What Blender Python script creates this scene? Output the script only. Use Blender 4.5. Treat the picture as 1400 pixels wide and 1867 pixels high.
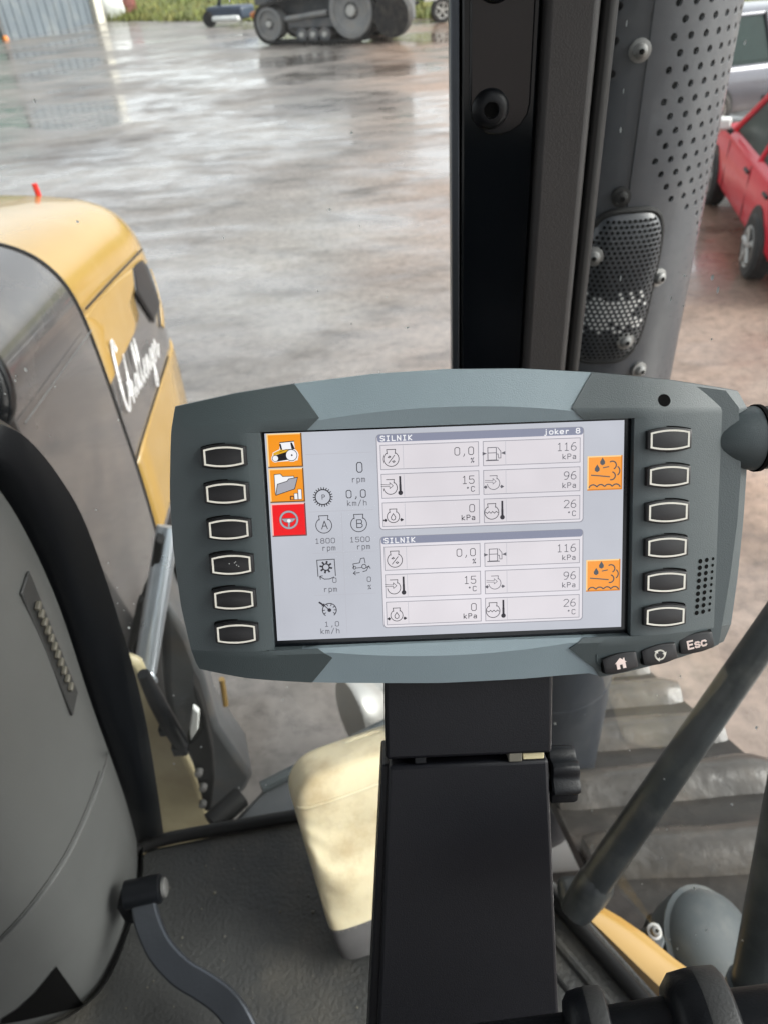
import bpy, bmesh, math, random
from mathutils import Vector, Matrix, noise as mnoise
R = math.radians
random.seed(7)
for o in list(bpy.data.objects): bpy.data.objects.remove(o)
SC = bpy.context.scene
COL = SC.collection

# ------------------------------------------------------------------ camera, sky, sun, exposure
EXPO = 1.75
CAM = Vector((0, 0, 2.9))
CR, CU, CF = Vector((.99692, -.0483, -.06183)), Vector((.07846, .61376, .78558)), Vector((0, .78801, -.61566))
cd = bpy.data.cameras.new('camera'); cam = bpy.data.objects.new('camera', cd); COL.objects.link(cam)
cam.matrix_world = Matrix(((CR.x, CU.x, -CF.x, 0), (CR.y, CU.y, -CF.y, 0), (CR.z, CU.z, -CF.z, 2.9), (0, 0, 0, 1)))
cd.sensor_fit = 'VERTICAL'; cd.sensor_height = 36; cd.lens = 26.0
cd.clip_start = .02; cd.clip_end = 1000
cd.dof.use_dof = True; cd.dof.focus_distance = .382; cd.dof.aperture_fstop = 14.0
SC.camera = cam

W = bpy.data.worlds.new('World'); SC.world = W; W.use_nodes = True
nt = W.node_tree; nt.nodes.clear()
sky = nt.nodes.new('ShaderNodeTexSky'); sky.sky_type = 'NISHITA'; sky.sun_disc = False
sky.sun_elevation = R(38); sky.sun_rotation = R(100); sky.air_density = 1.0; sky.dust_density = 3.0; sky.ozone_density = 1.0
hs = nt.nodes.new('ShaderNodeHueSaturation'); hs.inputs['Saturation'].default_value = .16
bg = nt.nodes.new('ShaderNodeBackground'); bg.inputs['Strength'].default_value = .115
wo = nt.nodes.new('ShaderNodeOutputWorld')
nt.links.new(sky.outputs[0], hs.inputs['Color']); nt.links.new(hs.outputs[0], bg.inputs[0]); nt.links.new(bg.outputs[0], wo.inputs[0])
sl = bpy.data.lights.new('sun', 'SUN'); sl.energy = 1.05; sl.angle = R(30); sl.color = (1, .96, .9)
sun = bpy.data.objects.new('sun', sl); COL.objects.link(sun)
az, el = R(100), R(38)
sd = Vector((math.sin(az)*math.cos(el), math.cos(az)*math.cos(el), math.sin(el)))
sun.rotation_euler = sd.to_track_quat('Z', 'Y').to_euler(); sun.location = (0, 0, 20)
vs = SC.view_settings; vs.view_transform = 'Standard'; vs.look = 'None'; vs.gamma = 1; vs.exposure = EXPO
SC.cycles.max_bounces = 10; SC.cycles.transparent_max_bounces = 16; SC.cycles.caustics_reflective = False; SC.cycles.caustics_refractive = False
SC.cycles.use_denoising = True

# ------------------------------------------------------------------ survey helpers: picture point (1400 x 1867) + known plane -> metres
FPX = 1348.0
def ray(x, y): return CF + CR*((x-700)/FPX) + CU*((933.5-y)/FPX)
def atY(x, y, Y): d = ray(x, y); return CAM + d*(Y/d.y)
def atZ(x, y, Z): d = ray(x, y); return CAM + d*((Z-CAM.z)/d.z)
def atX(x, y, X): d = ray(x, y); return CAM + d*(X/d.x)
def atD(x, y, t): return CAM + ray(x, y)*t

# ------------------------------------------------------------------ materials
MATS = {}
def pm(name, col, rough=.5, metal=0., spec=.5, var=.12, vscale=6., bump=0., bscale=60., coat=0., dirt=None, dirtscale=3., dirtamt=.5, sss=0., rvar=.08, trans=0.):
    m = bpy.data.materials.new(name); m.use_nodes = True; N = m.node_tree.nodes; L = m.node_tree.links
    b = N['Principled BSDF']
    tc = N.new('ShaderNodeTexCoord')
    nz = N.new('ShaderNodeTexNoise'); nz.inputs['Scale'].default_value = vscale; nz.inputs['Detail'].default_value = 6
    L.new(tc.outputs['Object'], nz.inputs['Vector'])
    rp = N.new('ShaderNodeValToRGB'); rp.color_ramp.elements[0].position = .3; rp.color_ramp.elements[1].position = .7
    rp.color_ramp.elements[0].color = tuple(c*(1-var) for c in col)+(1,); rp.color_ramp.elements[1].color = tuple(min(1, c*(1+var)) for c in col)+(1,)
    L.new(nz.outputs['Fac'], rp.inputs[0]); src = rp.outputs[0]
    if dirt:
        n2 = N.new('ShaderNodeTexNoise'); n2.inputs['Scale'].default_value = dirtscale; n2.inputs['Detail'].default_value = 9; n2.inputs['Roughness'].default_value = .65
        L.new(tc.outputs['Object'], n2.inputs['Vector'])
        r2 = N.new('ShaderNodeValToRGB'); r2.color_ramp.elements[0].position = .48; r2.color_ramp.elements[1].position = .68
        r2.color_ramp.elements[0].color = (0, 0, 0, 1); r2.color_ramp.elements[1].color = (dirtamt,)*3+(1,)
        L.new(n2.outputs['Fac'], r2.inputs[0])
        mx = N.new('ShaderNodeMixRGB'); mx.inputs[2].default_value = tuple(dirt)+(1,)
        L.new(r2.outputs[0], mx.inputs[0]); L.new(src, mx.inputs[1]); src = mx.outputs[0]
    L.new(src, b.inputs['Base Color'])
    mr = N.new('ShaderNodeMapRange'); mr.inputs['To Min'].default_value = max(.02, rough-rvar); mr.inputs['To Max'].default_value = min(1, rough+rvar)
    n3 = N.new('ShaderNodeTexNoise'); n3.inputs['Scale'].default_value = vscale*2.3; n3.inputs['Detail'].default_value = 5
    L.new(tc.outputs['Object'], n3.inputs['Vector']); L.new(n3.outputs['Fac'], mr.inputs['Value']); L.new(mr.outputs[0], b.inputs['Roughness'])
    b.inputs['Metallic'].default_value = metal; b.inputs['Specular IOR Level'].default_value = spec; b.inputs['Coat Weight'].default_value = coat
    if sss: b.inputs['Subsurface Weight'].default_value = sss; b.inputs['Subsurface Radius'].default_value = (.05, .04, .025); b.inputs['Subsurface Scale'].default_value = .3
    if trans: b.inputs['Transmission Weight'].default_value = trans
    if bump:
        n4 = N.new('ShaderNodeTexNoise'); n4.inputs['Scale'].default_value = bscale; n4.inputs['Detail'].default_value = 4
        L.new(tc.outputs['Object'], n4.inputs['Vector'])
        bp = N.new('ShaderNodeBump'); bp.inputs['Strength'].default_value = bump; bp.inputs['Distance'].default_value = .01
        L.new(n4.outputs['Fac'], bp.inputs['Height']); L.new(bp.outputs[0], b.inputs['Normal'])
    MATS[name] = m; return m
def srgb(r, g, b):
    f = lambda c: (c/255/12.92) if c/255 <= .04045 else ((c/255+.055)/1.055)**2.4
    return (f(r), f(g), f(b))
def lit(name, rgb):                    # a screen colour: the panel itself gives off this light
    m = bpy.data.materials.new(name); m.use_nodes = True; b = m.node_tree.nodes['Principled BSDF']
    c = srgb(*rgb); b.inputs['Base Color'].default_value = (.01, .01, .012, 1); b.inputs['Roughness'].default_value = .3; b.inputs['Specular IOR Level'].default_value = .25
    b.inputs['Emission Color'].default_value = c+(1,); b.inputs['Emission Strength'].default_value = 1/2**EXPO
    if name in ('screen_bg', 'screen_panel', 'screen_cell'):
        N = m.node_tree.nodes; L = m.node_tree.links; tc = N.new('ShaderNodeTexCoord'); nz = N.new('ShaderNodeTexNoise'); nz.inputs['Scale'].default_value = 14; nz.inputs['Detail'].default_value = 3; L.new(tc.outputs['Object'], nz.inputs['Vector'])
        mr = N.new('ShaderNodeMapRange'); mr.inputs['From Min'].default_value = .3; mr.inputs['From Max'].default_value = .7; mr.inputs['To Min'].default_value = .9/2**EXPO; mr.inputs['To Max'].default_value = 1.06/2**EXPO
        L.new(nz.outputs['Fac'], mr.inputs['Value']); L.new(mr.outputs[0], b.inputs['Emission Strength'])
    MATS[name] = m; return m
def glass(name, tint, gloss=1.0, dirt=.012):
    m = bpy.data.materials.new(name); m.use_nodes = True; N = m.node_tree.nodes; L = m.node_tree.links; N.clear()
    t = N.new('ShaderNodeBsdfTransparent'); t.inputs[0].default_value = tint+(1,)
    g = N.new('ShaderNodeBsdfGlossy'); g.inputs['Roughness'].default_value = .01
    f = N.new('ShaderNodeFresnel'); f.inputs[0].default_value = 1.45
    ml = N.new('ShaderNodeMath'); ml.operation = 'MULTIPLY'; ml.inputs[1].default_value = gloss
    x = N.new('ShaderNodeMixShader'); o = N.new('ShaderNodeOutputMaterial')
    L.new(f.outputs[0], ml.inputs[0]); L.new(ml.outputs[0], x.inputs[0]); L.new(t.outputs[0], x.inputs[1]); L.new(g.outputs[0], x.inputs[2]); df = N.new('ShaderNodeBsdfDiffuse'); df.inputs[0].default_value = (.62, .63, .62, 1)
    tc = N.new('ShaderNodeTexCoord'); nz = N.new('ShaderNodeTexNoise'); nz.inputs['Scale'].default_value = 9; nz.inputs['Detail'].default_value = 8; L.new(tc.outputs['Object'], nz.inputs['Vector'])
    mr = N.new('ShaderNodeMapRange'); mr.inputs['From Min'].default_value = .3; mr.inputs['From Max'].default_value = .75; mr.inputs['To Min'].default_value = dirt*.4; mr.inputs['To Max'].default_value = dirt*1.8; L.new(nz.outputs['Fac'], mr.inputs['Value'])
    y = N.new('ShaderNodeMixShader'); L.new(mr.outputs[0], y.inputs[0]); L.new(x.outputs[0], y.inputs[1]); L.new(df.outputs[0], y.inputs[2]); L.new(y.outputs[0], o.inputs[0])
    MATS[name] = m; return m

pm('bezel_dark', (.047, .061, .065), .45, bump=.12, bscale=1800, var=.04, rvar=.04)
pm('bezel_light', (.185, .235, .26), .38, bump=.1, bscale=1800, var=.03, rvar=.04)
pm('button_black', (.007, .007, .008), .42, bump=.05, bscale=1500, var=.1)
pm('paint_white', (.62, .60, .54), .5, var=.03)
pm('paint_pink', (.70, .58, .54), .5, var=.03)
pm('plastic_black', (.004, .0048, .0062), .4, spec=.22, bump=.08, bscale=900, var=.08)
pm('post_black', (.0048, .0052, .0072), .4, spec=.24, bump=.08, bscale=1200, var=.06)
pm('rubber_black', (.006, .006, .006), .6, spec=.3, var=.2)
pm('hole_black', (.002, .002, .002), .9, spec=.1)
pm('gloss_black', (.003, .004, .0055), .16, spec=.35, var=.1, rvar=.05)
pm('pillar_grey', (.026, .0245, .0245), .5, spec=.35, bump=.1, bscale=700, var=.08)
pm('console_grey', (.085, .088, .086), .5, bump=.12, bscale=900, var=.05)
pm('console_dark', (.026, .027, .027), .55, bump=.1, bscale=700, var=.1)
pm('mat_grey', (.032, .033, .032), .55, bump=.25, bscale=160, var=.2, vscale=9, dirt=(.085, .077, .062), dirtscale=5, dirtamt=.6)
pm('steel_dark', (.05, .056, .066), .34, metal=.6, var=.2, bump=.05, bscale=200)
pm('steel_light', (.5, .55, .6), .3, metal=.75, var=.1)
pm('steel_dull', (.2, .2, .195), .45, metal=.6, var=.2)
pm('clip_olive', (.10, .094, .075), .5)
pm('can_cream', (.64, .565, .385), .42, var=.1, vscale=7, dirt=(.34, .24, .12), dirtscale=11, dirtamt=.6, sss=.3, bump=.12, bscale=30)
pm('can_base', (.095, .092, .092), .6, var=.25, vscale=14, dirt=(.05, .05, .05), dirtamt=.6, dirtscale=16)
pm('hood_yellow', (.33, .205, .05), .22, coat=.6, var=.05, vscale=3, bump=.02, bscale=30, dirt=(.42, .3, .14), dirtamt=.2, dirtscale=5)
pm('hood_grey', (.07, .067, .067), .14, coat=.8, var=.1, vscale=3, dirt=(.16, .14, .12), dirtamt=.35, dirtscale=6)
pm('letter_white', (.8, .8, .8), .35, var=.03)
pm('lamp_red', (.5, .02, .015), .4)
pm('cream_paint', (.50, .44, .27), .4, var=.12, dirt=(.3, .24, .14), dirtamt=.4, dirtscale=9)
pm('frame_grey', (.075, .08, .084), .45, var=.25, vscale=7, dirt=(.13, .112, .095), dirtamt=.6, dirtscale=6)
pm('stack_grey', (.026, .030, .037), .42, coat=.15, var=.12, vscale=8, bump=.03, bscale=80, dirt=(.055, .056, .06), dirtamt=.4, dirtscale=14)
pm('stack_inner', (.012, .013, .014), .8)
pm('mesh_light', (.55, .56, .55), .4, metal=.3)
pm('track_rubber', (.062, .056, .049), .32, spec=.5, var=.3, vscale=10, dirt=(.13, .105, .08), dirtamt=.6, dirtscale=5, bump=.3, bscale=30, rvar=.2)
pm('track_gap_shade', (.022, .019, .016), .6, var=.35, vscale=9, dirt=(.07, .055, .042), dirtamt=.5, dirtscale=5, bump=.35, bscale=30)  # darker than the lug rubber: shade between lugs put into the colour, plus brown dirt
pm('rail_black', (.028, .032, .034), .42, var=.3, vscale=14, dirt=(.12, .12, .11), dirtamt=.4, dirtscale=18)
pm('lamp_grey', (.06, .07, .074), .62, spec=.3, var=.15, dirt=(.2, .19, .17), dirtamt=.4, dirtscale=9)
pm('car_red', (.62, .012, .035), .35, spec=.35, coat=.2, var=.04)
pm('car_grey', (.10, .10, .12), .2, metal=.3, coat=.8, var=.05)
pm('car_glass', (.012, .028, .025), .34, spec=.25, coat=0, var=.1)
pm('car_black', (.015, .015, .016), .5)
pm('tyre', (.02, .02, .02), .75, var=.3, dirt=(.1, .085, .07), dirtamt=.5)
pm('hub_silver', (.45, .45, .43), .38, metal=.5, var=.1, dirt=(.2, .18, .15), dirtamt=.4)
pm('machine_grey', (.085, .092, .1), .5, var=.3, vscale=2, dirt=(.16, .14, .12), dirtamt=.6, dirtscale=2)
pm('machine_blue', (.03, .045, .07), .4, var=.2)
pm('machine_orange', (.6, .2, .04), .45)
pm('machine_rim', (.2, .205, .205), .5, var=.25, vscale=3, dirt=(.2, .17, .13), dirtamt=.5)
pm('shed_blue', (.12, .142, .16), .5, var=.08, vscale=.6, dirt=(.25, .25, .23), dirtamt=.4, dirtscale=1.2)
pm('shed_green', (.03, .075, .06), .45, var=.15)
pm('shed_post', (.55, .52, .44), .6, var=.1)
pm('bag_white', (.66, .68, .66), .55, var=.15, vscale=3)
pm('barrel_brown', (.16, .05, .04), .6, var=.3)
pm('roof_liner', (.16, .16, .155), .8)
pm('grass_soil', (.10, .12, .03), .95, var=.5, vscale=1.2, dirt=(.25, .21, .06), dirtamt=.7, dirtscale=.9)
pm('grass_blade', (.13, .15, .035), .8, var=.5, vscale=.8, dirt=(.3, .25, .08), dirtamt=.8, dirtscale=.7)
glass('cab_glass', (.95, .965, .96), .07)
glass('drop_glass', (.80, .82, .83), 1.6)
pm('drop_white', (.75, .77, .78), .25, spec=.6)

# ------------------------------------------------------------------ mesh helpers
class MB:
    def __init__(s): s.v = []; s.f = []
    def add(s, vs, fs):
        o = len(s.v); s.v += [tuple(v) for v in vs]; s.f += [tuple(i+o for i in f) for f in fs]; return s
    def box(s, c, d, M=None):
        x, y, z = (k/2 for k in d); p = [Vector((sx*x, sy*y, sz*z)) for sz in (-1, 1) for sy in (-1, 1) for sx in (-1, 1)]
        if M: p = [M @ q for q in p]
        return s.add([q+Vector(c) for q in p], [(0, 2, 3, 1), (4, 5, 7, 6), (0, 1, 5, 4), (1, 3, 7, 5), (3, 2, 6, 7), (2, 0, 4, 6)])
    def prism(s, poly, vec):
        n = len(poly); P = [Vector(p) for p in poly]; v = Vector(vec)
        nrm = Vector()
        for i in range(n): nrm += (P[i]-P[0]).cross(P[(i+1) % n]-P[0])
        if nrm.dot(v) > 0: P.reverse()
        return s.add(P+[p+v for p in P], [tuple(range(n)), tuple(range(2*n-1, n-1, -1))]+[(i, i+n, (i+1) % n+n, (i+1) % n) for i in range(n)])
    def grid(s, rows, closed=False):
        m = len(rows[0]); vs = [p for r in rows for p in r]; fs = []
        for i in range(len(rows)-1):
            for j in range(m if closed else m-1):
                k = (j+1) % m; fs.append((i*m+j, i*m+k, (i+1)*m+k, (i+1)*m+j))
        return s.add(vs, fs)
    def tube(s, path, r, n=12, cap=True, flat=1.0, side=None):
        P = [Vector(p) for p in path]; rs = r if isinstance(r, (list, tuple)) else [r]*len(P); rows = []
        ref = Vector(side) if side else None
        for i, p in enumerate(P):
            t = (P[min(i+1, len(P)-1)]-P[max(i-1, 0)]).normalized()
            a = ref or (Vector((0, 0, 1)) if abs(t.z) < .9 else Vector((1, 0, 0)))
            u = (a - t*a.dot(t)).normalized(); w = t.cross(u)
            rows.append([p+(u*math.cos(2*math.pi*k/n)*flat+w*math.sin(2*math.pi*k/n))*rs[i] for k in range(n)])
        o = len(s.v); s.grid(rows, True)
        if cap: s.f += [tuple(o+k for k in range(n-1, -1, -1)), tuple(o+(len(P)-1)*n+k for k in range(n))]
        return s
    def lathe(s, prof, org, axis, n=24, cap=True):
        a = Vector(axis).normalized(); u = a.orthogonal().normalized(); w = a.cross(u); org = Vector(org)
        rows = [[org+a*h+(u*math.cos(2*math.pi*k/n)+w*math.sin(2*math.pi*k/n))*max(r, 1e-5) for k in range(n)] for h, r in prof]
        o = len(s.v); s.grid(rows, True)
        if cap: s.f += [tuple(o+k for k in range(n-1, -1, -1)), tuple(o+(len(prof)-1)*n+k for k in range(n))]
        return s
    def disc(s, c, r, nrm, n=14):
        a = Vector(nrm).normalized(); u = a.orthogonal().normalized(); w = a.cross(u)
        return s.add([Vector(c)+(u*math.cos(2*math.pi*k/n)+w*math.sin(2*math.pi*k/n))*r for k in range(n)], [tuple(range(n))])
    def build(s, name, mat, parent=None, smooth=True, angle=38, bevel=0, seg=2, solid=0, sub=0, soff=-1, recalc=True):
        me = bpy.data.meshes.new(name); me.from_pydata(s.v, [], s.f); me.validate(); me.update()
        bm = bmesh.new(); bm.from_mesh(me); bmesh.ops.recalc_face_normals(bm, faces=bm.faces) if recalc and not solid else None; bm.to_mesh(me); bm.free()
        me.materials.append(MATS[mat] if isinstance(mat, str) else mat)
        if smooth:
            me.polygons.foreach_set('use_smooth', [True]*len(me.polygons)); me.set_sharp_from_angle(angle=R(angle))
        o = bpy.data.objects.new(name, me); COL.objects.link(o)
        if parent: o.parent = parent
        if solid: m = o.modifiers.new('solid', 'SOLIDIFY'); m.thickness = solid; m.offset = soff
        if bevel: m = o.modifiers.new('bevel', 'BEVEL'); m.width = bevel; m.segments = seg; m.limit_method = 'ANGLE'; m.angle_limit = R(38); m.harden_normals = False
        if sub: m = o.modifiers.new('sub', 'SUBSURF'); m.levels = sub; m.render_levels = sub
        return o
def tag(o, label, cat=None, group=None, kind=None):
    o['label'] = label
    if cat: o['category'] = cat
    if group: o['group'] = group
    if kind: o['kind'] = kind
    return o
def thing(name, label, cat, loc=(0, 0, 0), rz=0, group=None):
    o = bpy.data.objects.new(name, None); o.empty_display_size = .05; COL.objects.link(o); o.location = loc; o.rotation_euler = (0, 0, rz)
    return tag(o, label, cat, group)
def lerp(a, b, t): return a+(b-a)*t
def pw(pts, x):
    if x <= pts[0][0]: return pts[0][1]
    for (a, b), (c, d) in zip(pts, pts[1:]):
        if x <= c: return lerp(b, d, (x-a)/(c-a)) if c > a else d
    return pts[-1][1]
def spline(P, n=8):
    P = [Vector(p) for p in P]; out = []
    for i in range(len(P)-1):
        a, b, c, d = P[max(i-1, 0)], P[i], P[i+1], P[min(i+2, len(P)-1)]
        for k in range(n):
            t = k/n; out.append(.5*((2*b)+(c-a)*t+(2*a-5*b+4*c-d)*t*t+(3*b-a-3*c+d)*t**3))
    return out+[P[-1]]

# ------------------------------------------------------------------ ground: wet concrete yard
def wet_ground():
    m = bpy.data.materials.new('wet_yard'); m.use_nodes = True; N = m.node_tree.nodes; L = m.node_tree.links; b = N['Principled BSDF']
    tc = N.new('ShaderNodeTexCoord')
    mp = N.new('ShaderNodeMapping'); mp.inputs['Scale'].default_value = (.55, 1.0, 1); mp.inputs['Rotation'].default_value = (0, 0, R(24)); L.new(tc.outputs['Object'], mp.inputs[0])
    def nz(sc, det=6, ro=.55, vec=mp.outputs[0], dist=0):
        n = N.new('ShaderNodeTexNoise'); n.inputs['Scale'].default_value = sc; n.inputs['Detail'].default_value = det; n.inputs['Roughness'].default_value = ro; n.inputs['Distortion'].default_value = dist
        L.new(vec, n.inputs['Vector']); return n.outputs['Fac']
    def ramp(src, stops):
        r = N.new('ShaderNodeValToRGB'); e = r.color_ramp.elements
        while len(e) < len(stops): e.new(.5)
        for k, (p, c) in enumerate(stops): e[k].position = p; e[k].color = tuple(c)+(1,)
        L.new(src, r.inputs[0]); return r.outputs[0]
    big = nz(.42, 7, .6, dist=.6); mid = nz(1.7, 8, .62); fine = nz(11, 10, .78, tc.outputs['Object'])
    base = ramp(big, [(.3, (.08, .075, .071)), (.48, (.16, .152, .142)), (.7, (.24, .23, .213))])
    brown = nz(.3, 5, .5, tc.outputs['Object'])
    bf = ramp(brown, [(.3, (.25,)*3), (.6, (.85,)*3)])
    sx = N.new('ShaderNodeSeparateXYZ'); L.new(tc.outputs['Object'], sx.inputs[0])
    gx = N.new('ShaderNodeMapRange'); gx.inputs['From Min'].default_value = -.5; gx.inputs['From Max'].default_value = 2.5; gx.inputs['To Min'].default_value = .12; gx.inputs['To Max'].default_value = 1.2; L.new(sx.outputs[0], gx.inputs['Value'])
    ml = N.new('ShaderNodeMath'); ml.operation = 'MULTIPLY'; L.new(bf, ml.inputs[0]); L.new(gx.outputs[0], ml.inputs[1])
    mx = N.new('ShaderNodeMixRGB'); mx.inputs[2].default_value = (.30, .20, .145, 1); L.new(ml.outputs[0], mx.inputs[0]); L.new(base, mx.inputs[1])
    st = ramp(mid, [(.28, (.42,)*3), (.47, (.95,)*3), (.75, (1.2,)*3)])
    m2 = N.new('ShaderNodeMixRGB'); m2.blend_type = 'MULTIPLY'; m2.inputs[0].default_value = 1; L.new(mx.outputs[0], m2.inputs[1]); L.new(st, m2.inputs[2])
    ff = ramp(fine, [(.32, (.55,)*3), (.5, (1,)*3), (.68, (1.3,)*3)])
    m3 = N.new('ShaderNodeMixRGB'); m3.blend_type = 'MULTIPLY'; m3.inputs[0].default_value = 1; L.new(m2.outputs[0], m3.inputs[1]); L.new(ff, m3.inputs[2])
    # long cracks between the slabs
    vr = N.new('ShaderNodeTexVoronoi'); vr.feature = 'DISTANCE_TO_EDGE'; vr.inputs['Scale'].default_value = .22; L.new(mp.outputs[0], vr.inputs['Vector'])
    ck = ramp(vr.outputs['Distance'], [(.0, (.45,)*3), (.012, (1,)*3)])
    m4 = N.new('ShaderNodeMixRGB'); m4.blend_type = 'MULTIPLY'; m4.inputs[0].default_value = .25; L.new(m3.outputs[0], m4.inputs[1]); L.new(ck, m4.inputs[2])
    L.new(m4.outputs[0], b.inputs['Base Color'])
    w1 = nz(.33, 6, .62, dist=.8); w2 = nz(1.9, 7, .7, dist=.5)
    wm = N.new('ShaderNodeMath'); wm.operation = 'MULTIPLY_ADD'; wm.inputs[1].default_value = .5; L.new(w2, wm.inputs[0])
    ws = N.new('ShaderNodeMath'); ws.operation = 'MULTIPLY_ADD'; ws.inputs[1].default_value = .75; ws.inputs[2].default_value = -.125; L.new(w1, ws.inputs[0]); L.new(ws.outputs[0], wm.inputs[2]); wet = wm.outputs[0]
    rr = ramp(wet, [(.36, (.12,)*3), (.48, (.34,)*3), (.60, (.6,)*3)])
    L.new(rr, b.inputs['Roughness']); b.inputs['Specular IOR Level'].default_value = .5
    cwt = ramp(wet, [(.40, (1,)*3), (.50, (.4,)*3), (.58, (.04,)*3)]); L.new(cwt, b.inputs['Coat Weight']); b.inputs['Coat IOR'].default_value = 1.5
    crr = ramp(wet, [(.38, (.03,)*3), (.6, (.2,)*3)]); L.new(crr, b.inputs['Coat Roughness'])
    bp = N.new('ShaderNodeBump'); bp.inputs['Strength'].default_value = .45; bp.inputs['Distance'].default_value = .015
    ad = N.new('ShaderNodeMath'); ad.operation = 'MULTIPLY'; L.new(rr, ad.inputs[0]); L.new(mid, ad.inputs[1]); L.new(ad.outputs[0], bp.inputs['Height']); L.new(bp.outputs[0], b.inputs['Normal']); L.new(bp.outputs[0], b.inputs['Coat Normal'])
    return m
g = MB().add([(-300, -120, 0), (300, -120, 0), (300, 400, 0), (-300, 400, 0)], [(0, 1, 2, 3)]).build('yard_ground', wet_ground(), smooth=False); g['kind'] = 'structure'

# grass strip and bank behind the yard
edge = [(-40, 66), (-24, 58), (-13, 49.5), (-5.5, 42.8), (3.8, 36), (12, 33.2), (40, 30)]
rows = []
for k, (dy, z) in enumerate([(0, .012), (1.5, .12), (4, .5), (9, 1.5), (20, 3.2), (60, 5), (160, 7)]):
    rows.append([Vector((lerp(a[0], b[0], t/6)+dy*.35, lerp(a[1], b[1], t/6)+dy*.93, z+(.12*mnoise.noise(Vector((i*1.7+t*.4, k*.9, 2))) if k else 0))) for i, (a, b) in enumerate(zip(edge, edge[1:])) for t in range(6)])
tb = MB().grid(rows).build('grass_bank', 'grass_soil'); tb['kind'] = 'structure'
mb = MB()
for i in range(9000):
    s = random.random()*(len(edge)-1.001); j = int(s); a, b = edge[j], edge[j+1]; t = s-j; d = random.random()**2*14
    z = pw([(0, .012), (1.5, .12), (4, .5), (9, 1.5), (20, 3.2)], d)-.08
    x, y = lerp(a[0], b[0], t)+d*.35, lerp(a[1], b[1], t)+d*.93; h = random.uniform(.12, .5); an = random.uniform(0, 6.3); w = random.uniform(.03, .09)
    lx, ly = random.uniform(-.2, .2), random.uniform(-.2, .2)
    mb.add([(x-w*math.cos(an), y-w*math.sin(an), z), (x+w*math.cos(an), y+w*math.sin(an), z), (x+lx, y+ly, z+h)], [(0, 1, 2)])
tag(mb.build('rough_grass', 'grass_blade', smooth=False), 'rough yellow green grass along the far edge of the yard', 'grass', kind='stuff')

# ------------------------------------------------------------------ shed at the far left
sh = thing('metal_shed', 'pale blue grey metal shed with dark green door at the yard edge', 'shed', (-15, 46, 0))
A, B = Vector((-17.6, 40.0, 0)), Vector((-13.45, 48.4, 0)); u = (B-A).normalized(); nrm = Vector((u.y, -u.x, 0)); Lw = (B-A).length
L0 = lambda p: Vector(p)-Vector((-15, 46, 0))
mb = MB(); mb.prism([L0(A), L0(B), L0(B-nrm*10), L0(A-nrm*10)], (0, 0, 5)); mb.build('wall', 'shed_blue', sh, smooth=False)
k = 0; d = 2.9
while d < Lw-.3:
    q = A+u*d+nrm*.03; MB().prism([L0(q-u*.09-nrm*.03), L0(q+u*.09-nrm*.03), L0(q+u*.05+nrm*.02), L0(q-u*.05+nrm*.02)], (0, 0, 4.9)).build('cladding_rib', 'shed_blue', sh, smooth=False); d += .55
q = A+u*1.3; MB().prism([L0(q-u*1.3+nrm*.02), L0(q+u*1.35+nrm*.02), L0(q+u*1.35+nrm*.09), L0(q-u*1.3+nrm*.09)], (0, 0, 4.2)).build('door', 'shed_green', sh, smooth=False)
q = A+u*2.85; MB().prism([L0(q-u*.12+nrm*.02), L0(q+u*.12+nrm*.02), L0(q+u*.12+nrm*.16), L0(q-u*.12+nrm*.16)], (0, 0, 4.4)).build('door_post', 'frame_grey', sh, smooth=False)
q = B+u*.25; MB().prism([L0(q-u*.3-nrm*.25), L0(q+u*.3-nrm*.25), L0(q+u*.3+nrm*.3), L0(q-u*.3+nrm*.3)], (0, 0, 4.6)).build('corner_post', 'shed_post', sh, smooth=False)
MB().prism([L0(A-u*.5+nrm*.5), L0(B+u*.6+nrm*.5), L0(B+u*.6-nrm*10.5), L0(A-u*.5-nrm*10.5)], (0, 0, .3)).build('roof', 'machine_grey', sh, smooth=False).location = (0, 0, 5.01)
q = atZ(12, 74, 0)
tag(MB().lathe([(0, .13), (.03, .15), (.1, .13), (.18, .08), (.2, .03)], q, (0, 0, 1), 14).build('orange_bucket', 'machine_orange'), 'small orange bucket on the ground before the green door', 'bucket')

# bag, barrel
c = atZ(202, 36, 0); mb = MB(); rows = []
for i in range(11):
    t = i/10; rr = .95*math.sin(math.pi*min(1, .12+t*.86))**.5
    rows.append([c+Vector((math.cos(a)*rr*(1+.1*math.sin(3*a+i)), math.sin(a)*rr*.8*(1+.08*math.cos(4*a)), t*1.75)) for a in [2*math.pi*k/20 for k in range(20)]])
mb.grid(rows, True); tag(mb.build('bulk_bag', 'bag_white'), 'bulging white bulk bag beside the shed corner', 'bag')
c = atZ(232, 30, 0)
br = thing('rusty_barrel', 'dark red brown drum between white bag and grass', 'barrel', c)
MB().lathe([(0, .62), (.02, .66), (.5, .66), (.53, .7), (.56, .66), (1.05, .66), (1.08, .7), (1.11, .66), (1.6, .66), (1.62, .62)], (0, 0, 0), (0, 0, 1), 22).build('drum', 'barrel_brown', br)
MB().lathe([(1.62, .55), (1.64, .55), (1.64, .1), (1.645, .0)], (0, 0, 0), (0, 0, 1), 22).build('lid', 'machine_grey', br)

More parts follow.
